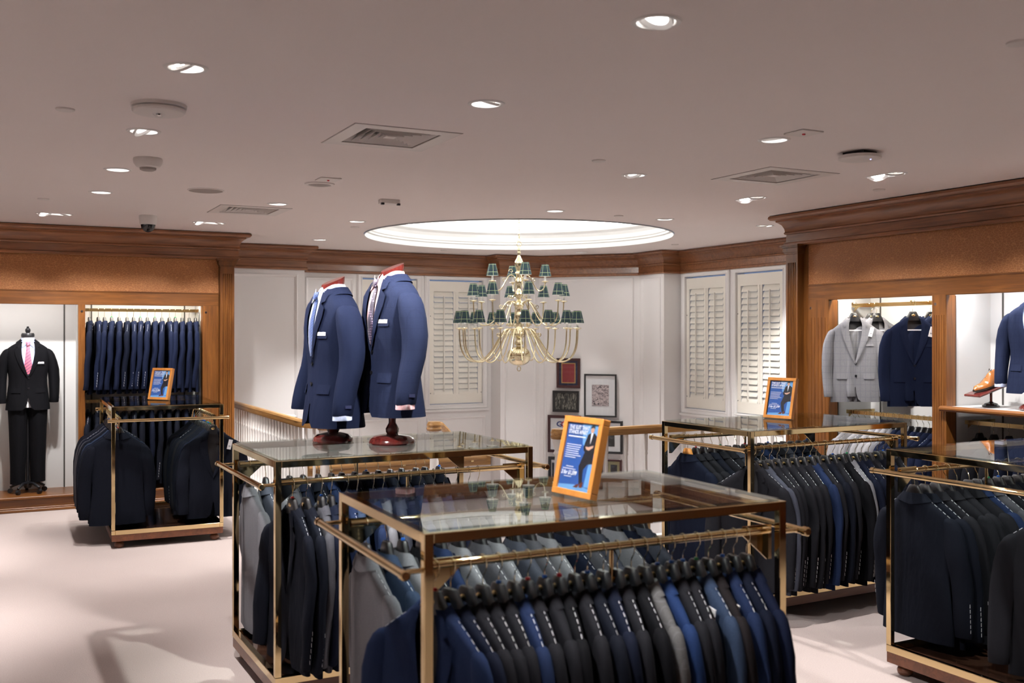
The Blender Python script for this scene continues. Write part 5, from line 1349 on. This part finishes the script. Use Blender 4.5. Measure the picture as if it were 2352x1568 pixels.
sign('wood framed blue sale sign on the far-left rack', 1.320, 9.425, radians(-50))

# ------------------------------------------------------------------ framed pictures on the diagonal wall
pD = Vector(WALL[5]); dD = (Vector(WALL[6])-pD).normalized(); aD = atan2(dD.y, dD.x)
def picture(label, s0, s1, z1, z0, fr, fw, mats, art, artmat, gold=False, extra=None):
    w, h = s1-s0, z1-z0; c = pD+dD*((s0+s1)/2)
    r = root('framed_picture', label, 'picture', (c.x, c.y, z0), aD, 'framed pictures on the diagonal wall')
    m = MB(); y0, y1 = -0.046, -0.020
    for a, b, cc, d in ((-w/2, w/2, 0, fw), (-w/2, w/2, h-fw, h), (-w/2, -w/2+fw, fw, h-fw), (w/2-fw, w/2, fw, h-fw)): m.b2(a, b, y0, y1, cc, d)
    m.obj('frame', fr, r, bevel=0.003)
    b = MB().b2(-w/2+fw*0.6, w/2-fw*0.6, -0.032, -0.0195, fw*0.6, h-fw*0.6).obj('mount', mats, r, smooth=False)
    ax0, ax1, az0, az1 = art
    if gold:
        g = 0.012; MB().b2((ax0-0.5)*w-g, (ax1-0.5)*w+g, -0.0345, -0.032, az0*h-g, az1*h+g).obj('fillet', 'frame_gold', b, smooth=False)
    MB().b2((ax0-0.5)*w, (ax1-0.5)*w, -0.036, -0.032, az0*h, az1*h).obj('print', artmat, b, smooth=False)
    if extra: extra(b, w, h)
    MB().poly([(-w/2+fw, -0.040, fw), (w/2-fw, -0.040, fw), (w/2-fw, -0.040, h-fw), (-w/2+fw, -0.040, h-fw)]).obj('glazing', 'picture_glass', r, smooth=False)
def gq(b, w, h):
    for ch, x, mt in (('G', 0.26, 'print_gq_navy'), ('Q', 0.40, 'print_gq_red')):
        put('lettering', text_mesh(ch, 0.10, mt, 0.003, 0, 0.085), b, ((x-0.5)*w, -0.0375, 0.70*h))
picture('maroon framed dark red print with navy mount, topmost', 0.265, 0.608, 1.423, 1.012, 'frame_maroon', 0.038, 'mat_navy', (0.24, 0.76, 0.19, 0.81), 'print_red', True)
picture('large black framed sketch with wide white mount', 0.665, 1.123, 1.211, 0.625, 'frame_black', 0.022, 'mat_card', (0.24, 0.76, 0.26, 0.75), 'print_sketch')
picture('small black framed group photograph', 0.207, 0.589, 0.974, 0.678, 'frame_black', 0.034, 'frame_black', (0.10, 0.90, 0.12, 0.88), 'print_group')
picture('dark framed magazine page with large letters behind the newel', 0.136, 0.621, 0.633, 0.115, 'frame_maroon', 0.040, 'mat_card', (0.30, 0.86, 0.14, 0.60), 'print_dark', extra=gq)
picture('wide black framed photograph partly behind the handrail', 0.633, 1.209, 0.582, 0.130, 'frame_black', 0.034, 'mat_card', (0.22, 0.80, 0.22, 0.80), 'print_dark')
picture('black framed picture low behind the newel', 0.143, 0.36, 0.057, -0.36, 'frame_black', 0.045, 'mat_card', (0.25, 0.75, 0.2, 0.8), 'print_dark')
picture('black framed picture low between two balusters', 0.393, 0.926, 0.038, -0.36, 'frame_black', 0.04, 'mat_card', (0.2, 0.8, 0.2, 0.8), 'print_dark')
picture('small wooden framed portrait low on the wall', 0.972, 1.197, 0.059, -0.25, 'frame_maroon', 0.03, 'print_olive', (0.3, 0.7, 0.1, 0.75), 'print_dark')

# ------------------------------------------------------------------ chandelier
ch = root('chandelier', 'three tier brass chandelier with green tartan shades', 'chandelier', (DOME[0], DOME[1], 0))
col = [(0.006, 2.73), (0.012, 2.70), (0.020, 2.685), (0.012, 2.67), (0.022, 2.655), (0.013, 2.635), (0.018, 2.61), (0.046, 2.555), (0.050, 2.525), (0.036, 2.49), (0.022, 2.455), (0.040, 2.44), (0.043, 2.425), (0.030, 2.41), (0.034, 2.36),
       (0.044, 2.345), (0.044, 2.315), (0.030, 2.30), (0.024, 2.26), (0.040, 2.225), (0.050, 2.20), (0.052, 2.185), (0.034, 2.165), (0.020, 2.135), (0.040, 2.115), (0.058, 2.10), (0.060, 2.07), (0.038, 2.055), (0.026, 2.02), (0.036, 1.99),
       (0.046, 1.965), (0.050, 1.94), (0.032, 1.91), (0.026, 1.88), (0.034, 1.84), (0.050, 1.80), (0.078, 1.78), (0.082, 1.74), (0.052, 1.725), (0.034, 1.69), (0.046, 1.665), (0.050, 1.645), (0.030, 1.63), (0.034, 1.618)]
MB().lathe(col, 24).obj('column', 'brass_pale', ch, angle=50)
bl = []
for k in range(25):
    t = pi*k/24; bl.append((max(0.004, 0.132*sin(t)**0.85), 1.512+0.106*cos(t)))
def ribbed(prof, n=48):
    m = MB(); m.lathe(prof, n)
    return m
ball = ribbed(bl).obj('ball', 'brass_pale', ch, angle=60)
MB().tube([(0.134*cos(2*pi*k/40), 0.134*sin(2*pi*k/40), 1.506) for k in range(40)], 0.004, 6, closed=True).obj('ball_band', 'brass_pale', ball)
MB().tube([(0.022*cos(2*pi*k/20), 0, 1.372+0.026*sin(2*pi*k/20)) for k in range(20)], 0.005, 6, closed=True).obj('pull_ring', 'brass_pale', ch)
MB().tube([(0.026*cos(2*pi*k/20), 0, 2.752+0.026*sin(2*pi*k/20)) for k in range(20)], 0.005, 6, closed=True).obj('hanging_ring', 'brass_pale', ch)
chain = MB(); z = 2.80; k = 0
while z < 3.98:
    P = []
    for j in range(14):
        t = 2*pi*j/14; u, v = 0.012*cos(t), 0.026*sin(t)
        P.append((u, 0, z+v) if k % 2 == 0 else (0, u, z+v))
    chain.tube(P, 0.0036, 5, closed=True); z += 0.041; k += 1
co = chain.obj('chain', 'brass_pale', ch)
MB().lathe([(0.006, 3.955), (0.02, 3.965), (0.06, 3.985), (0.075, 4.012)], 24).obj('ceiling_rose', 'brass_pale', ch)
TIERS = [(4, 0.300, 13, 2.335, [(0.035, 2.37), (0.075, 2.405), (0.115, 2.395), (0.155, 2.33), (0.20, 2.255), (0.245, 2.235), (0.285, 2.265), (0.300, 2.335)], 0.0065),
         (8, 0.510, 11, 2.115, [(0.045, 2.085), (0.085, 2.115), (0.135, 2.105), (0.19, 2.03), (0.26, 1.92), (0.345, 1.855), (0.435, 1.865), (0.495, 1.95), (0.510, 2.115)], 0.0075),
         (16, 0.660, 5, 1.815, [(0.06, 1.76), (0.10, 1.805), (0.155, 1.80), (0.215, 1.72), (0.30, 1.58), (0.40, 1.475), (0.50, 1.452), (0.59, 1.50), (0.645, 1.62), (0.660, 1.815)], 0.0080)]
CUP = MB().lathe([(0.004, -0.022), (0.010, -0.016), (0.012, -0.006), (0.034, -0.002), (0.040, 0.004), (0.038, 0.008), (0.016, 0.006), (0.013, 0.012)], 18).mesh('drip_cup', 'brass_pale', True, 50)
CANDLE = MB().lathe([(0.0115, 0.006), (0.0115, 0.085), (0.008, 0.088), (0.0, 0.088)], 14).mesh('candle', 'candle_white', True, 50)
SHADE = MB().lathe([(0.069, 0.062), (0.0535, 0.128), (0.038, 0.194)], 28, uv=True).mesh('shade', 'tartan', True, 60)
SHIN = MB().lathe([(0.0675, 0.0625), (0.0365, 0.1935)], 24).mesh('shade_lining', 'candle_white', True, 60)
BULB = MB().lathe([(0.006, 0.088), (0.013, 0.105), (0.011, 0.125), (0.0, 0.150)], 12).mesh('bulb', 'bulb_glow', True, 60)
SCROLL = MB().tube([((0.026*(1-0.06*k))*cos(0.5*k), 0, (0.026*(1-0.06*k))*sin(0.5*k)) for k in range(14)], 0.0042, 5).mesh('scroll', 'brass_pale', True, 60)
for n, rad, off, zc, prof, rt in TIERS:
    P = catmull([(a, 0, b) for a, b in prof], 5)
    ARM = MB().tube(P, rt, 8).mesh('arm', 'brass_pale', True, 50)
    a_off = radians(off)-THETA
    for k in range(n):
        ang = a_off+2*pi*k/n
        a = put('arm', ARM, ch, (0, 0, 0), (0, 0, ang))
        for nm, me in (('drip_cup', CUP), ('candle', CANDLE), ('shade', SHADE), ('shade_lining', SHIN), ('bulb', BULB)):
            o = put(nm, me, a, (rad, 0, zc))
            if nm == 'shade': o.rotation_euler = (0, 0, k*0.9)
        put('scroll', SCROLL, a, (prof[1][0]+0.015, 0, prof[1][1]+0.045)); put('scroll', SCROLL, a, (prof[3][0]+0.012, 0, prof[3][1]+0.03), (0, 2.2, 0))
